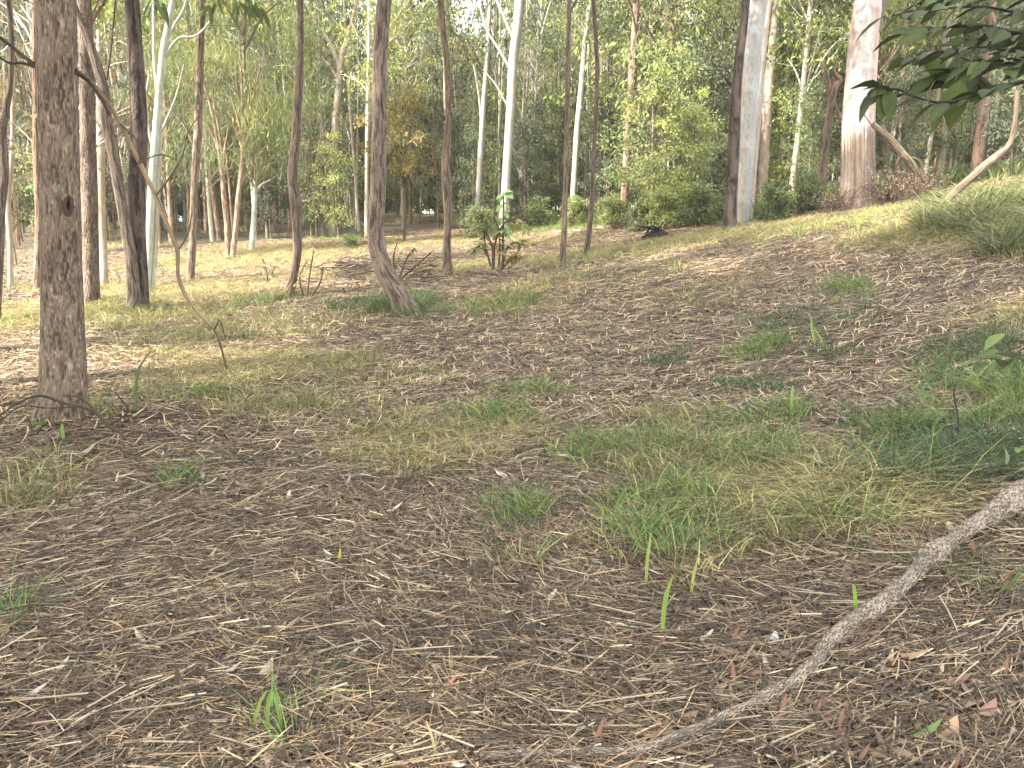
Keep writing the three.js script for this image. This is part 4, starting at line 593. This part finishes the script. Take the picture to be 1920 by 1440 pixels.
const sticks = [
  ['slender brown stick with a raised end on the mid slope', [[925, 626, 4], [960, 624, 6], [990, 620, 6], [1015, 625, 4]], BRN], ['dark curved stick on the mid slope right of the slender brown one', [[1030, 645, 5], [1060, 646, 6], [1085, 640, 6], [1108, 638, 4]], DRK],
  ['long thin fallen pole on the sunny floor by the pinkish trunk', [[290, 520, 4], [370, 523, 5], [440, 522, 6], [545, 516, 5]], DRK], ['second thin fallen pole just below the first on the sunny floor', [[300, 545, 3], [380, 532, 4], [470, 526, 5]], BRN], ['thin dead pole beside the foot of the mint-barked clump', [[285, 555, 4], [330, 545, 3], [400, 541, 3], [520, 540, 2]], BRN],
  ['weathered split wood fragment in the middle foreground litter', [[990, 882, 8], [1030, 895, 14], [1065, 902, 14], [1092, 898, 9]], PALE], ['small weathered stick near the bottom left', [[284, 1262, 7], [315, 1278, 16], [345, 1288, 15], [358, 1296, 6]], PALE], ['short pale pinkish stick end left of the bottom centre', [[540, 1262, 10], [560, 1253, 11], [578, 1246, 10]], PALE],
  ['long pale strip of bark pointing left near the bottom left', [[105, 1347, 7], [170, 1343, 12], [225, 1335, 14], [245, 1331, 8]], PALE], ['reddish brown chunk of wood at the bottom left corner', [[-30, 1378, 30], [20, 1376, 34], [80, 1374, 28], [124, 1374, 18]], [1.0, 0.62, 0.5]], ['dark wet wood piece at the bottom left corner beside the reddish chunk', [[-30, 1396, 22], [30, 1390, 18], [70, 1386, 10]], [0.35, 0.3, 0.32]],
  ['grey weathered branch below the thick left trunk', [[905, 985, 4], [925, 990, 5], [940, 1000, 3]], PALE], ['slim grey stick pointing to the right below the thick left trunk', [[300, 1003, 5], [318, 992, 10], [336, 978, 10]], PALE], ['half-buried long stick in the litter right of the thick left trunk', [[300, 830, 6], [360, 825, 10], [430, 818, 9], [470, 812, 5]], BRN],
  ['dark slender twig running right across the lower middle', [[1125, 1195, 5], [1165, 1205, 6], [1195, 1212, 6], [1250, 1212, 3]], DRK], ['thin dark arching twig right of the dark slender twig', [[1210, 1215, 3], [1290, 1180, 3], [1380, 1155, 3], [1500, 1142, 2]], DRK], ['pale dry stick below the fallen branch at the right edge', [[1835, 1182, 5], [1870, 1170, 7], [1905, 1160, 6]], PALE], ['broad slab of dark bark by the right end of the fallen branch', [[1815, 1075, 14], [1850, 1095, 22], [1890, 1125, 24], [1925, 1150, 22]], BRN], ['grey strip of bark above the dark slab at the right edge', [[1870, 1100, 8], [1900, 1122, 12], [1935, 1148, 12]], PALE],
  ['dead stick on the ground before the massive gum', [[1520, 397, 5], [1560, 399, 6], [1600, 394, 6], [1650, 388, 4]], BRN], ['thin pale log lying across the floor behind the slim pair', [[995, 442, 4], [1040, 437, 5], [1090, 434, 5]], PALE], ['pale log end in the grass right of the slim pair', [[1085, 440, 6], [1120, 432, 7], [1150, 430, 6]], PALE], ['short log leaning at the foot of the twisted trunk', [[770, 522, 9], [795, 515, 9], [822, 503, 8]], DRK],
  ['thin yellowish stick on the slope crest right of the slim pair', [[1155, 495, 3], [1165, 482, 3], [1178, 470, 3]], PALE], ['dark stick on the upper right slope', [[1470, 497, 3], [1500, 492, 4], [1540, 487, 3]], DRK], ['low dark stick at the foot of the thick left trunk', [[0, 840, 8], [40, 828, 9], [90, 808, 9], [150, 785, 7]], DRK], ['grey fallen limb running left from the thick left trunk', [[-10, 1000, 8], [40, 975, 10], [80, 960, 7]], BRN],
];
for (const [label, list, col] of sticks) lying(/log/.test(label) ? 'fallen_log' : /bark/.test(label) ? 'bark_strip' : /chunk|piece|fragment/.test(label) ? 'wood_chunk' : 'stick', label, 'stick', list, M.wood, { seg: list[1][2] > 12 ? 12 : 7, n: 24, lift: 0.8, col: () => col, disp: knobs(0.18, 0.12, rnd() * 50) });
for (let k = 0; k < 70; k++) {               // small twigs scattered through the litter
  const py = 620 + 800 * Math.pow(rnd(), 0.8), px = rr(20, 1900), p = G(px, py), L = rr(0.1, 0.34), a = rnd() * 6.283, g = new Geo(), r = rr(0.003, 0.0065), pts = [0, 1, 2, 3].map(i => { const t = i / 3 - 0.5, x = p.x + Math.cos(a) * L * t + gauss() * 0.012, z = p.z + Math.sin(a) * L * t + gauss() * 0.012; return V(x - p.x, ground(x, z) - p.y + 0.022 + rnd() * 0.02, z - p.z); });
  const c = pick([BRN, DRK, PALE, BRN, PALE]); tubeInto(g, pts, [r, r, r * 0.8, r * 0.5], { seg: 5, n: 6, cap: true, col: () => c }); const m = mesh('twig', g.build(), M.wood); m.position.copy(p);
  tag(m, 'small dry twig lying loose in the straw litter', 'twig', 'loose twigs in the litter');
}
for (let k = 0; k < 150; k++) {               // heap of cut sticks behind the curved tree
  const px = k < 90 ? 665 + gauss() * 45 : 790 + gauss() * 35, b = G(px, rr(498, 530)); b.y = ground(b.x, b.z) + rr(0.02, 0.34) * (1 - Math.abs(px - 730) / 220); const a = gauss() * 1.3, L = rr(0.25, 0.95), r = rr(0.005, 0.017), up = gauss() * 0.3;
  const g = new Geo(), pts = [-0.5, -0.15, 0.2, 0.5].map(t => V(Math.cos(a) * L * t, Math.max(up * L * t, ground(b.x + Math.cos(a) * L * t, b.z + Math.sin(a) * L * t) - b.y) + gauss() * 0.03, Math.sin(a) * L * t + gauss() * 0.04)), c = pick([BRN, DRK, PALE, [0.8, 0.66, 0.58]]);
  tubeInto(g, pts, [r, r, r * 0.8, r * 0.5], { seg: 5, n: 8, cap: true, col: () => c }); const m = mesh('cut_stick', g.build(), M.wood); m.position.copy(b); tag(m, 'dead cut stick in the low brush heap behind the curved tree', 'stick', 'sticks of the brush heap');
}
// fallen limb leaning from the massive gum and a bent limb on the bank
function limb(name, label, d, list, mat, twigs, c) {
  const q = list.map(([x, y, w, e]) => ({ p: P(x, y, d + (e || 0)), r: w / 2 / FPX * d })), b = q[0].p.clone(), t = group(name, b); tag(t, label, 'branch');
  mesh('stem', tube(q.map(z => z.p.clone().sub(b)), q.map(z => z.r), { seg: 12, n: 60, disp: knobs(0.12, 0.1, rnd() * 9), col: () => c }), mat, t);
  for (const tw of twigs) mesh('twig', tube(tw.map(([x, y]) => P(x, y, d).sub(b)), tw.map(z => z[2] / 2 / FPX * d), { seg: 6, per: 4, col: () => c }), mat, t);
}
limb('fallen_limb', 'broken limb propped between the massive gum and the brown brush', 17.4, [[1636, 233, 10], [1655, 248, 11], [1675, 268, 12], [1695, 292, 14], [1712, 312, 12], [1722, 335, 8], [1724, 362, 6]], M.wood, [[[1700, 295, 5], [1722, 300, 4], [1735, 330, 3]], [[1690, 290, 4], [1680, 310, 3], [1690, 335, 3]], [[1655, 248, 4], [1640, 240, 3], [1620, 215, 2]]], [1.2, 1.05, 0.85]);
limb('bent_limb', 'pale bent limb rising out of the long grass at the right edge', 13, [[1775, 378, 13], [1800, 352, 14], [1825, 330, 15], [1845, 312, 16], [1870, 292, 15], [1890, 276, 12], [1900, 250, 9], [1905, 215, 8], [1908, 170, 7]], M.wood, [[[1885, 280, 8], [1896, 292, 5], [1878, 298, 4]], [[1903, 240, 4], [1922, 225, 3], [1940, 215, 3]]], [1.15, 1.02, 0.85]);
for (const [px, py, d, n, label] of [[1680, 380, 17.4, 90, 'tangle of dead brown brush right of the massive gum'], [1565, 392, 17.6, 45, 'small tangle of dead brown brush at the left foot of the massive gum'], [1720, 372, 16.5, 50, 'dead brush piled under the broken limb']]) {
  const b = P(px, py, d); b.y = ground(b.x, b.z); const t = group('dead_brush', b); tag(t, label, 'brush'); const g = new Geo(), lf = new Geo();
  for (let k = 0; k < n; k++) { const x = gauss() * 0.35, z = gauss() * 0.3, h = rr(0.2, 0.75), e = V(x + gauss() * 0.5, h, z + gauss() * 0.4); tubeInto(g, [V(x, -0.02, z), V((x + e.x) / 2 + gauss() * 0.1, h * 0.6, (z + e.z) / 2), e], [0.008, 0.006, 0.003], { seg: 4, n: 4, col: () => jit([0.75, 0.55, 0.48], 0.2) }); for (let q = 0; q < 9; q++) { const dd = V(gauss(), gauss() - 0.4, gauss()).normalize(); leafInto(lf, V(e.x + gauss() * 0.15, e.y * rr(0.5, 1), e.z + gauss() * 0.15), dd, ortho(dd), 0.07, 0.02, jit([0.20, 0.13, 0.095], 0.3), 1); } }
  const m = mesh('twigs', g.build(), M.wood, t), l = mesh('dead_leaves', lf.build(), M.straw, t); m.userData.kind = l.userData.kind = 'stuff';
}
{ // dark root clump and pale fronds where the slope meets the wood
  const b = G(1232, 447); const t = group('root_clump', b), g = new Geo(); tag(t, 'dark rotten stump half hidden in weeds at the edge of the wood', 'stump');
  tubeInto(g, [V(-0.36, -0.02, 0), V(-0.2, 0.03, 0.02), V(0.1, 0.07, 0), V(0.4, -0.02, 0.04)], [0.04, 0.10, 0.12, 0.04], { seg: 16, n: 24, cap: true, disp: knobs(0.25, 0.25, 4), col: () => [0.28, 0.24, 0.2] }); const ge = g.build(); ge.computeVertexNormals(); mesh('wood', ge, M.iron, t);
  for (let k = 0; k < 4; k++) { const a = rr(0, 3.1), r = new Geo(); tubeInto(r, [V(rr(-0.3, 0.3), 0.1, 0), V(Math.cos(a) * 0.3, 0.25, 0.1), V(Math.cos(a) * 0.6, 0.1 + 0.3 * rnd(), 0.2)], [0.03, 0.02, 0.008], { seg: 6, n: 6, col: () => [0.4, 0.34, 0.3] }); mesh('root', r.build(), M.iron, t); }
}

// ---------- saplings with leaves that can be told apart ----------
function leafGeo(len, wid, c, curl) { const g = new Geo(); leafInto(g, V(0, 0, 0), V(0, 0, 1), V(1, 0, 0), len, wid, c, 4, curl); return g.build(); }
function hangLeaf(parent, geo, mat, at, dir, s) { const m = mesh('leaf', geo, mat, parent); m.position.copy(at); m.lookAt(at.clone().add(dir)); m.quaternion.setFromUnitVectors(V(0, 0, 1), dir.clone().normalize()); m.rotateZ(gauss() * 0.9); m.scale.setScalar(s); return m; }
function leafySapling(name, label, d, stems, n, geos, mat, droop, at) {
  const q = stems.map(st => st.map(([x, y, w, e]) => ({ p: P(x, y, d + (e || 0)), r: w / 2 / FPX * d }))), b = q[0][0].p.clone(); b.y = at ?? ground(b.x, b.z); const t = group(name, b); tag(t, label, 'sapling');
  const curves = q.map(st => { const pts = st.map(z => z.p.clone().sub(b)); const sm_ = mesh('stem', tube(pts, st.map(z => z.r), { seg: 6, per: 5, col: () => [0.7, 0.55, 0.45] }), M.wood, t), cv = new THREE.CatmullRomCurve3(pts); cv.owner = sm_; return cv; });
  for (let k = 0; k < n; k++) { const c = curves[k % curves.length], u = rr(0.25, 1), p = c.getPoint(u).add(V(gauss() * 0.07, gauss() * 0.06, gauss() * 0.08)), tg = c.getTangent(u), dir = V(gauss() + tg.x * 0.4, gauss() * 0.5 - droop, gauss() + tg.z * 0.4).normalize(); hangLeaf(c.owner, pick(geos), mat, p, dir, rr(0.55, 1.25)); }
  return t;
}
const sapGeos = [[0.11, 0.15, 0.05], [0.14, 0.18, 0.06], [0.20, 0.18, 0.065], [0.08, 0.115, 0.045], [0.22, 0.14, 0.08]].map(c => leafGeo(0.135, 0.06, c, 0.15));
leafySapling('leafy_sapling', 'bushy broad-leaved sapling at the crest, right of the brush heap', 14.4, [[[925, 505, 6], [922, 460, 4], [905, 430, 3], [885, 425, 2], [872, 432, 2]], [[925, 505, 5], [930, 450, 4], [950, 415, 3], [975, 420, 2], [992, 432, 2]], [[940, 506, 5], [948, 470, 4], [965, 455, 3], [985, 460, 2]], [[915, 480, 4], [900, 460, 3], [888, 470, 2]], [[935, 500, 4], [937, 465, 3], [935, 430, 3], [925, 405, 2]], [[945, 500, 4], [958, 485, 3], [970, 480, 2]], [[920, 500, 4], [908, 445, 3], [912, 410, 2], [920, 395, 2]]], 250, sapGeos, M.gloss, 0.15);
leafySapling('pale_leaved_sapling', 'taller sapling with big fresh pale green leaves above the bushy one', 14.8, [[[943, 505, 5], [943, 440, 4], [944, 385, 3], [944, 362, 2]]], 0, sapGeos, M.gloss, 0);
{ const t = scene.getObjectByName('pale_leaved_sapling'), b = t.position, ge = [[0.16, 0.24, 0.10], [0.13, 0.20, 0.08]].map(c => leafGeo(0.22, 0.17, c, 0.3)); for (const [x, y, dx, dy] of [[944, 364, 1, -0.2], [944, 366, -1, -0.3], [943, 362, 0.3, 0.1], [944, 380, 0.9, -0.5], [944, 385, -0.9, -0.5], [944, 400, 0.8, -0.6], [943, 410, -0.8, -0.6], [944, 420, 0.5, -0.7], [943, 395, 0.2, -0.4], [944, 370, -0.3, -0.1], [943, 430, -0.6, -0.6], [944, 440, 0.9, -0.4]]) hangLeaf(t, pick(ge), M.gloss, P(x, y, 14.8).sub(b), V(dx, dy, rr(-0.3, 0.9)), rr(0.7, 1.1)); }
const smallG = sapGeos.map(g => g.clone().scale(0.6, 0.6, 0.6));
leafySapling('leafy_sapling', 'thin small-leaved sapling behind the foot of the curved tree', 12.2, [[[742, 520, 4], [738, 480, 3], [745, 455, 2]], [[748, 522, 4], [765, 480, 3], [778, 465, 2]], [[752, 522, 4], [790, 490, 3], [812, 470, 2]]], 46, smallG, M.gloss, 0.2);
leafySapling('leafy_sapling', 'wispy straw-coloured sapling at the foot of the kinked trunk', 13.0, [[[575, 560, 4], [580, 520, 3], [588, 470, 2]], [[570, 560, 4], [562, 520, 3], [575, 490, 2]], [[580, 560, 4], [600, 530, 3], [606, 500, 2]]], 60, [[0.28, 0.24, 0.10], [0.20, 0.19, 0.08]].map(c => leafGeo(0.06, 0.025, c, 0.1)), M.gloss, 0.1);
leafySapling('leafy_sapling', 'tiny dark-leaved sapling on the sunny floor left of the kinked trunk', 15, [[[503, 545, 3], [500, 510, 2], [492, 485, 2]], [[503, 530, 2], [515, 500, 2]]], 24, smallG, M.gloss, 0.2);
leafySapling('leafy_sapling', 'sparse low seedling left of the thick left trunk', 5.3, [[[60, 808, 4], [56, 790, 3], [50, 780, 2]], [[70, 812, 4], [80, 800, 3], [90, 792, 2]]], 9, smallG, M.gloss, 0);
leafySapling('leafy_sapling', 'broad-leaved plant entering at the right edge above the dark grass', 3.6, [[[1960, 760, 6], [1945, 700, 5], [1915, 665, 4], [1880, 690, 3]], [[1960, 740, 6], [1945, 660, 4], [1920, 640, 3], [1895, 640, 3]], [[1950, 860, 5], [1920, 850, 3], [1905, 830, 3]]], 13, [sapGeos[0], sapGeos[1], sapGeos[3]], M.gloss, 0.1);
{ // small-leaved tree at the right whose leafy twigs hang into the picture
  const d = 2.4, trunkPts = [V(2.35, ground(2.35, -2.5) - 0.1, -2.5), V(2.3, 1.0, -2.5), V(2.2, 1.7, -2.45), V(2.12, 2.4, -2.4), V(2.0, 3.2, -2.3)], b = trunkPts[0].clone(), t = group('overhanging_tree', b);
  tag(t, 'broad-leaved tree whose dark leafy twigs hang in at the top right', 'tree');
  mesh('trunk', tube(trunkPts.map(p => p.clone().sub(b)), [0.04, 0.036, 0.03, 0.024, 0.015], { seg: 10, n: 30, col: () => [0.6, 0.5, 0.42] }), M.wood, t);
  const geos = [[0.045, 0.060, 0.028], [0.055, 0.072, 0.032], [0.065, 0.088, 0.036], [0.05, 0.062, 0.034], [0.085, 0.12, 0.04]].map((c, i) => leafGeo(0.090, 0.031 + 0.004 * i, c.map(v => v * 0.8), 0.12 + 0.05 * i)), twigMat = M.wood;
  const tw = [
    [[2000, 120, 0], [1920, 153, 0], [1861, 166, 0], [1804, 188, 0], [1756, 192, 0], [1717, 182, 0.02], [1685, 169, 0.04], [1655, 166, 0.05]], [[1985, 60, 0.1], [1920, 95, 0.1], [1840, 88, 0.1], [1760, 98, 0.12], [1705, 112, 0.15]], [[1985, 20, -0.1], [1920, 62, -0.1], [1850, 48, -0.1], [1770, 52, -0.08], [1700, 62, -0.05]],
    [[1980, -10, 0.2], [1920, 22, 0.2], [1840, 12, 0.2], [1740, 20, 0.2], [1655, 32, 0.2]], [[1985, 100, -0.2], [1920, 122, -0.2], [1870, 112, -0.2], [1810, 125, -0.15]], [[1980, 0, 0.3], [1900, -10, 0.3], [1800, -5, 0.3], [1720, 8, 0.3]], [[1861, 166, 0], [1830, 140, 0.1], [1790, 135, 0.15], [1750, 145, 0.2]], [[1990, 90, 0.15], [1930, 60, 0.25], [1870, 70, 0.3], [1800, 75, 0.35]], [[1980, 140, 0.3], [1900, 110, 0.35], [1850, 120, 0.4], [1790, 105, 0.4]],
  ];
  tw.forEach((pts, k) => {
    const w = pts.map(([x, y, e]) => P(x, y, d + e).sub(b)); if (k !== 6) w.unshift(V(trunkPts[3].x - b.x - 0.02, w[0].y - 0.1, trunkPts[3].z - b.z)); const c = new THREE.CatmullRomCurve3(w);
    const twg = mesh('twig', tube(w, [0.007, 0.0055, 0.004, 0.003, 0.0018], { seg: 6, per: 5, col: () => [0.3, 0.25, 0.22] }), twigMat, t);
    const n = k ? 24 : 20, u0 = k === 6 ? 0.1 : 0.05;
    for (let i = 0; i <= n; i++) { const u = u0 + (1 - u0) * i / n, p = c.getPoint(u), tg = c.getTangent(u), s = i % 2 ? 1 : -1, dir = V(tg.x * 0.9 + gauss() * 0.3, -0.28 + gauss() * 0.32 + 0.1 * s, tg.z + s * 0.75 + gauss() * 0.35).normalize(); const m = hangLeaf(twg, pick(geos), M.gloss, p, dir, rr(0.6, 1.15)); m.rotateZ(rr(-0.3, 0.3)); }
  });
  { const c = K.under[2], m = mesh('crown', c.crown, M.leaf, t), l = mesh('limbs', c.limb, M.string, t); for (const q of [m, l]) { q.position.set(-0.35, 2.3, 0.1); q.scale.set(1.1, 0.8, 1.1); q.userData.kind = 'stuff'; } }  // unseen crown above the frame, added to shade the twigs
  for (const [x, y, dx, dy, s] of [[1652, 165, -0.75, -0.75, 1.25], [1655, 165, 0.1, -1, 1.0], [1660, 166, 0.3, -0.9, 1.05], [1650, 163, -1, 0.12, 1.2], [1668, 168, -0.9, 0.25, 0.9], [1756, 190, 0.1, -1, 1.0], [1800, 150, -0.2, -1, 1.5]]) hangLeaf(t, geos[3 + (x > 1653 ? 1 : 0)], M.gloss, P(x, y, d + 0.04).sub(b), V(dx, dy, 0.15), s);
}
{ // leaves of a twig hanging from above at the top left
  const b = P(330, -60, 6.2), t = group('hanging_twig', b); tag(t, 'dark leafy twig dangling from above at the top left', 'twig'); const geos = [[0.06, 0.08, 0.035], [0.075, 0.1, 0.045]].map(c => leafGeo(0.16, 0.032, c, 0.1));
  for (const tp of [[[330, -60], [310, -25], [292, -2]], [[330, -60], [372, -20], [402, 5]], [[330, -60], [420, -25], [455, -2]], [[330, -60], [410, -20], [475, 5]]]) { const w = tp.map(([x, y]) => P(x, y, 6.2).sub(b)); mesh('stem', tube(w, [0.006, 0.005, 0.003], { seg: 5, per: 4, col: () => [0.4, 0.34, 0.3] }), M.wood, t); for (let k = 0; k < 7; k++) hangLeaf(t, pick(geos), M.gloss, w[2].clone().add(V(gauss() * 0.06, gauss() * 0.03, gauss() * 0.05)), V(gauss() * 0.7, -0.8, gauss() * 0.4), rr(0.7, 1.2)); }
}

// ---------- single leaves and blades in the foreground ----------
const loose = [
  [955, 1168, 52, 18, -0.75, [0.50, 0.44, 0.24], 'pale yellow gum leaf lying near the bottom middle'], [740, 968, 40, 14, 0.15, [0.55, 0.52, 0.42], 'pale cream leaf in the middle foreground litter'], [713, 932, 26, 14, 0.1, [0.55, 0.46, 0.30], 'small buff leaf just above the pale cream leaf'], [122, 1337, 30, 11, -0.5, [0.42, 0.40, 0.10], 'yellow-green leaf near the bottom left corner'],
  [840, 1305, 44, 17, 0.3, [0.34, 0.14, 0.10], 'rust red leaf near the bottom middle'], [803, 1250, 34, 20, -0.2, [0.56, 0.54, 0.45], 'whitish dry leaf left of the pale yellow gum leaf'], [753, 1066, 22, 11, -0.6, [0.48, 0.22, 0.10], 'orange leaf in the middle foreground litter'], [50, 1162, 34, 16, 0.1, [0.50, 0.11, 0.08], 'bright red leaf at the left edge'], [250, 1305, 40, 20, 0.1, [0.30, 0.15, 0.12], 'dull red leaf near the bottom left'],
  [1775, 1395, 60, 24, 0.35, [0.50, 0.34, 0.22], 'tan leaf at the bottom right corner'], [1735, 1398, 70, 15, 0.1, [0.17, 0.24, 0.08], 'long fresh green leaf beside the tan leaf at bottom right'], [1710, 1250, 52, 22, -0.3, [0.42, 0.25, 0.15], 'curled orange-brown leaf right of the fallen branch'], [1790, 1300, 50, 20, -0.2, [0.30, 0.14, 0.11], 'dark red leaf right of the fallen branch'], [1850, 1355, 46, 18, 0.3, [0.30, 0.17, 0.14], 'mauve-brown leaf at the lower right edge'],
  [1320, 1216, 46, 13, 0.15, [0.52, 0.46, 0.42], 'pale grey leaf below the green clump right of centre'], [1448, 1215, 24, 16, 0.5, [0.60, 0.58, 0.55], 'white-backed leaf left of the fallen branch'], [1780, 1010, 30, 14, 1.2, [0.55, 0.44, 0.32], 'upright pale leaf leaning on the fallen branch'], [160, 860, 46, 26, 0.3, [0.42, 0.33, 0.26], 'curled brown leaf cluster below the thick left trunk'], [150, 880, 40, 22, -0.5, [0.45, 0.36, 0.29], 'second curled brown leaf below the thick left trunk'],
  [500, 1275, 44, 24, 0.8, [0.46, 0.36, 0.28], 'large lobed tan leaf above the tall green blades'], [545, 1290, 40, 20, 0.1, [0.44, 0.34, 0.27], 'large tan leaf right of the lobed one'], [665, 905, 26, 12, 0.1, [0.45, 0.24, 0.16], 'reddish leaf at the edge of the yellow grass patch'], [1610, 925, 26, 20, 0.3, [0.18, 0.28, 0.15], 'small fresh green leaf in the dark litter at right'],
];
for (const [px, py, lp, wp, a, c, label] of loose) {
  const p = G(px, py, 0.045), k = p.length() / FPX, g = new Geo(), dir = V(Math.cos(a), 0.12, -Math.sin(a) * 1.6).normalize(), w = V(-dir.z, 0.15, dir.x).normalize(); leafInto(g, dir.clone().multiplyScalar(-lp * k / 2), dir, w, lp * k, wp * k * 1.5, c.map(v => v * 0.52), 4, 0.3);
  const m = mesh('fallen_leaf', g.build(), M.straw); m.position.copy(p); tag(m, label, 'leaf');
}
const dryGeos = [[0.22, 0.165, 0.12], [0.17, 0.115, 0.082], [0.14, 0.068, 0.05], [0.27, 0.215, 0.16], [0.10, 0.066, 0.05], [0.16, 0.095, 0.062]].map((c, i) => leafGeo(0.08 + 0.012 * (i % 3), 0.021 + 0.006 * (i % 2), c.map(v => v * 0.82), 0.10 - 0.09 * (i % 3)));
for (let k = 0; k < 170; k++) {
  const right = rnd() < 0.62, px = right ? rr(1150, 1915) : rr(10, 1200), py = right ? rr(930, 1435) : rr(820, 1435), p = G(px, py, rr(0.014, 0.034)), m = mesh('dead_leaf', pick(dryGeos), M.straw); m.position.copy(p); m.rotation.set(gauss() * 0.15, rnd() * 6.28, gauss() * 0.4, 'YXZ'); m.scale.set(rr(0.5, 1.3), 0.9, rr(0.45, 1.1));
  tag(m, right ? 'dead gum leaf in the litter near the fallen branch' : 'dead gum leaf in the straw at the lower left', 'leaf', right ? 'dead leaves near the fallen branch' : 'dead leaves in the left foreground straw');
}
function blade(label, d, list, c, mat = M.blade) {       // a single upright blade or stalk
  const w = list.map(([x, y, k]) => ({ p: P(x, y, d), k: k / FPX * d })), b = w[0].p.clone(); b.y = ground(b.x, b.z); const dy = b.y - w[0].p.y, g = new Geo(), cv = new THREE.CatmullRomCurve3(w.map((q, i) => q.p.clone().setY(q.p.y + dy).sub(b))); let p = null; const n = 12;
  for (let s = 0; s <= n; s++) { const t = s / n, q = cv.getPoint(t), f = t * (w.length - 1), i = Math.min(w.length - 2, Math.floor(f)), ww = (w[i].k + (w[i + 1].k - w[i].k) * (f - i)) / 2; const a = g.vert(q.x - ww, q.y, q.z + ww * 0.5, -0.4, 0, 1, c), m = g.vert(q.x, q.y, q.z - ww * 0.3, 0, 0, 1, c), e = g.vert(q.x + ww, q.y, q.z + ww * 0.5, 0.4, 0, 1, c); if (p) { g.tri(p[0], p[1], a); g.tri(p[1], m, a); g.tri(p[1], p[2], m); g.tri(p[2], e, m); } p = [a, m, e]; }
  const bg = g.build(); bg.computeVertexNormals(); const m = mesh('grass_blade', bg, mat); m.position.copy(b); tag(m, label, 'grass blade');
}
const dAt = (x, y) => -G(x, y).z;
blade('long green blade arching over to the right at the bottom', dAt(530, 1390), [[505, 1395, 6], [503, 1330, 9], [512, 1300, 10], [524, 1340, 10], [532, 1400, 4]], [0.16, 0.25, 0.06]);
blade('shorter yellow-green blade left of the arching one at the bottom', dAt(480, 1380), [[472, 1380, 4], [480, 1340, 8], [490, 1310, 7], [500, 1294, 3]], [0.24, 0.29, 0.07]);
blade('upright bright blade in the lower middle with a straw foot', dAt(1240, 1205), [[1240, 1205, 6], [1243, 1160, 9], [1250, 1110, 9], [1262, 1078, 3]], [0.20, 0.28, 0.06]);
blade('thin upright blade at the left of the green clump', dAt(1212, 1110), [[1210, 1120, 4], [1213, 1060, 7], [1220, 1010, 3]], [0.25, 0.31, 0.08]); blade('thin yellow-green blade right of the green clump', dAt(1295, 1130), [[1294, 1130, 4], [1300, 1080, 7], [1310, 1040, 3]], [0.28, 0.32, 0.09]);
blade('thick green stalk standing before the fallen branch', dAt(1605, 1172), [[1605, 1172, 8], [1604, 1140, 8], [1602, 1110, 8], [1600, 1096, 6]], [0.20, 0.30, 0.05]);
blade('upright bright blade in the dark patch at right', dAt(1483, 788), [[1483, 788, 4], [1484, 760, 6], [1485, 735, 6], [1486, 722, 3]], [0.22, 0.32, 0.07]); blade('thin blade standing at the bottom edge left of centre', dAt(815, 1432), [[820, 1445, 6], [812, 1400, 6], [800, 1365, 3]], [0.42, 0.38, 0.16]);
blade('tall dark curved blade right of the thick left trunk', dAt(256, 790), [[256, 790, 4], [255, 730, 6], [262, 690, 6], [283, 658, 2]], [0.10, 0.14, 0.05]); blade('brown dead stalk beside the tall dark blade', dAt(279, 788), [[279, 788, 4], [279, 740, 4], [280, 680, 3]], [0.20, 0.13, 0.09]); blade('green shoot with a white tip below the thick left trunk', dAt(121, 832), [[122, 832, 7], [119, 815, 8], [117, 795, 4]], [0.20, 0.30, 0.08]);
blade('thin black stem in the dark grass at right', dAt(1796, 835), [[1796, 835, 4], [1795, 780, 4], [1788, 735, 3], [1793, 718, 2]], [0.04, 0.035, 0.03]); blade('yellow shoot in the straw left of the middle', dAt(638, 1062), [[638, 1062, 6], [637, 1045, 7], [638, 1028, 3]], [0.38, 0.40, 0.08]); blade('bright pair of blades on the right slope', dAt(1530, 650), [[1530, 655, 4], [1522, 625, 5], [1520, 600, 2]], [0.26, 0.34, 0.08]); blade('leaning bright blade on the right slope', dAt(1545, 660), [[1548, 662, 3], [1540, 640, 5], [1525, 615, 2]], [0.24, 0.32, 0.08]);
console.log('details');
{ // look-alikes in one place: told apart by their order from the left
  const by = {}; for (const o of scene.children) if (o.userData.label) (by[o.userData.label] ||= []).push(o);
  for (const [l, a] of Object.entries(by)) if (a.length > 1 && a.length < 12) a.sort((p, q) => p.position.x / -p.position.z - q.position.x / -q.position.z).forEach((o, i) => { o.userData.label = l + ', ' + (i === 0 ? 'leftmost' : i === a.length - 1 ? 'rightmost' : ['', 'second', 'third', 'fourth', 'fifth', 'sixth', 'seventh', 'eighth', 'ninth', 'tenth'][i] + ' from left'); });
}
renderer.render(scene, camera);
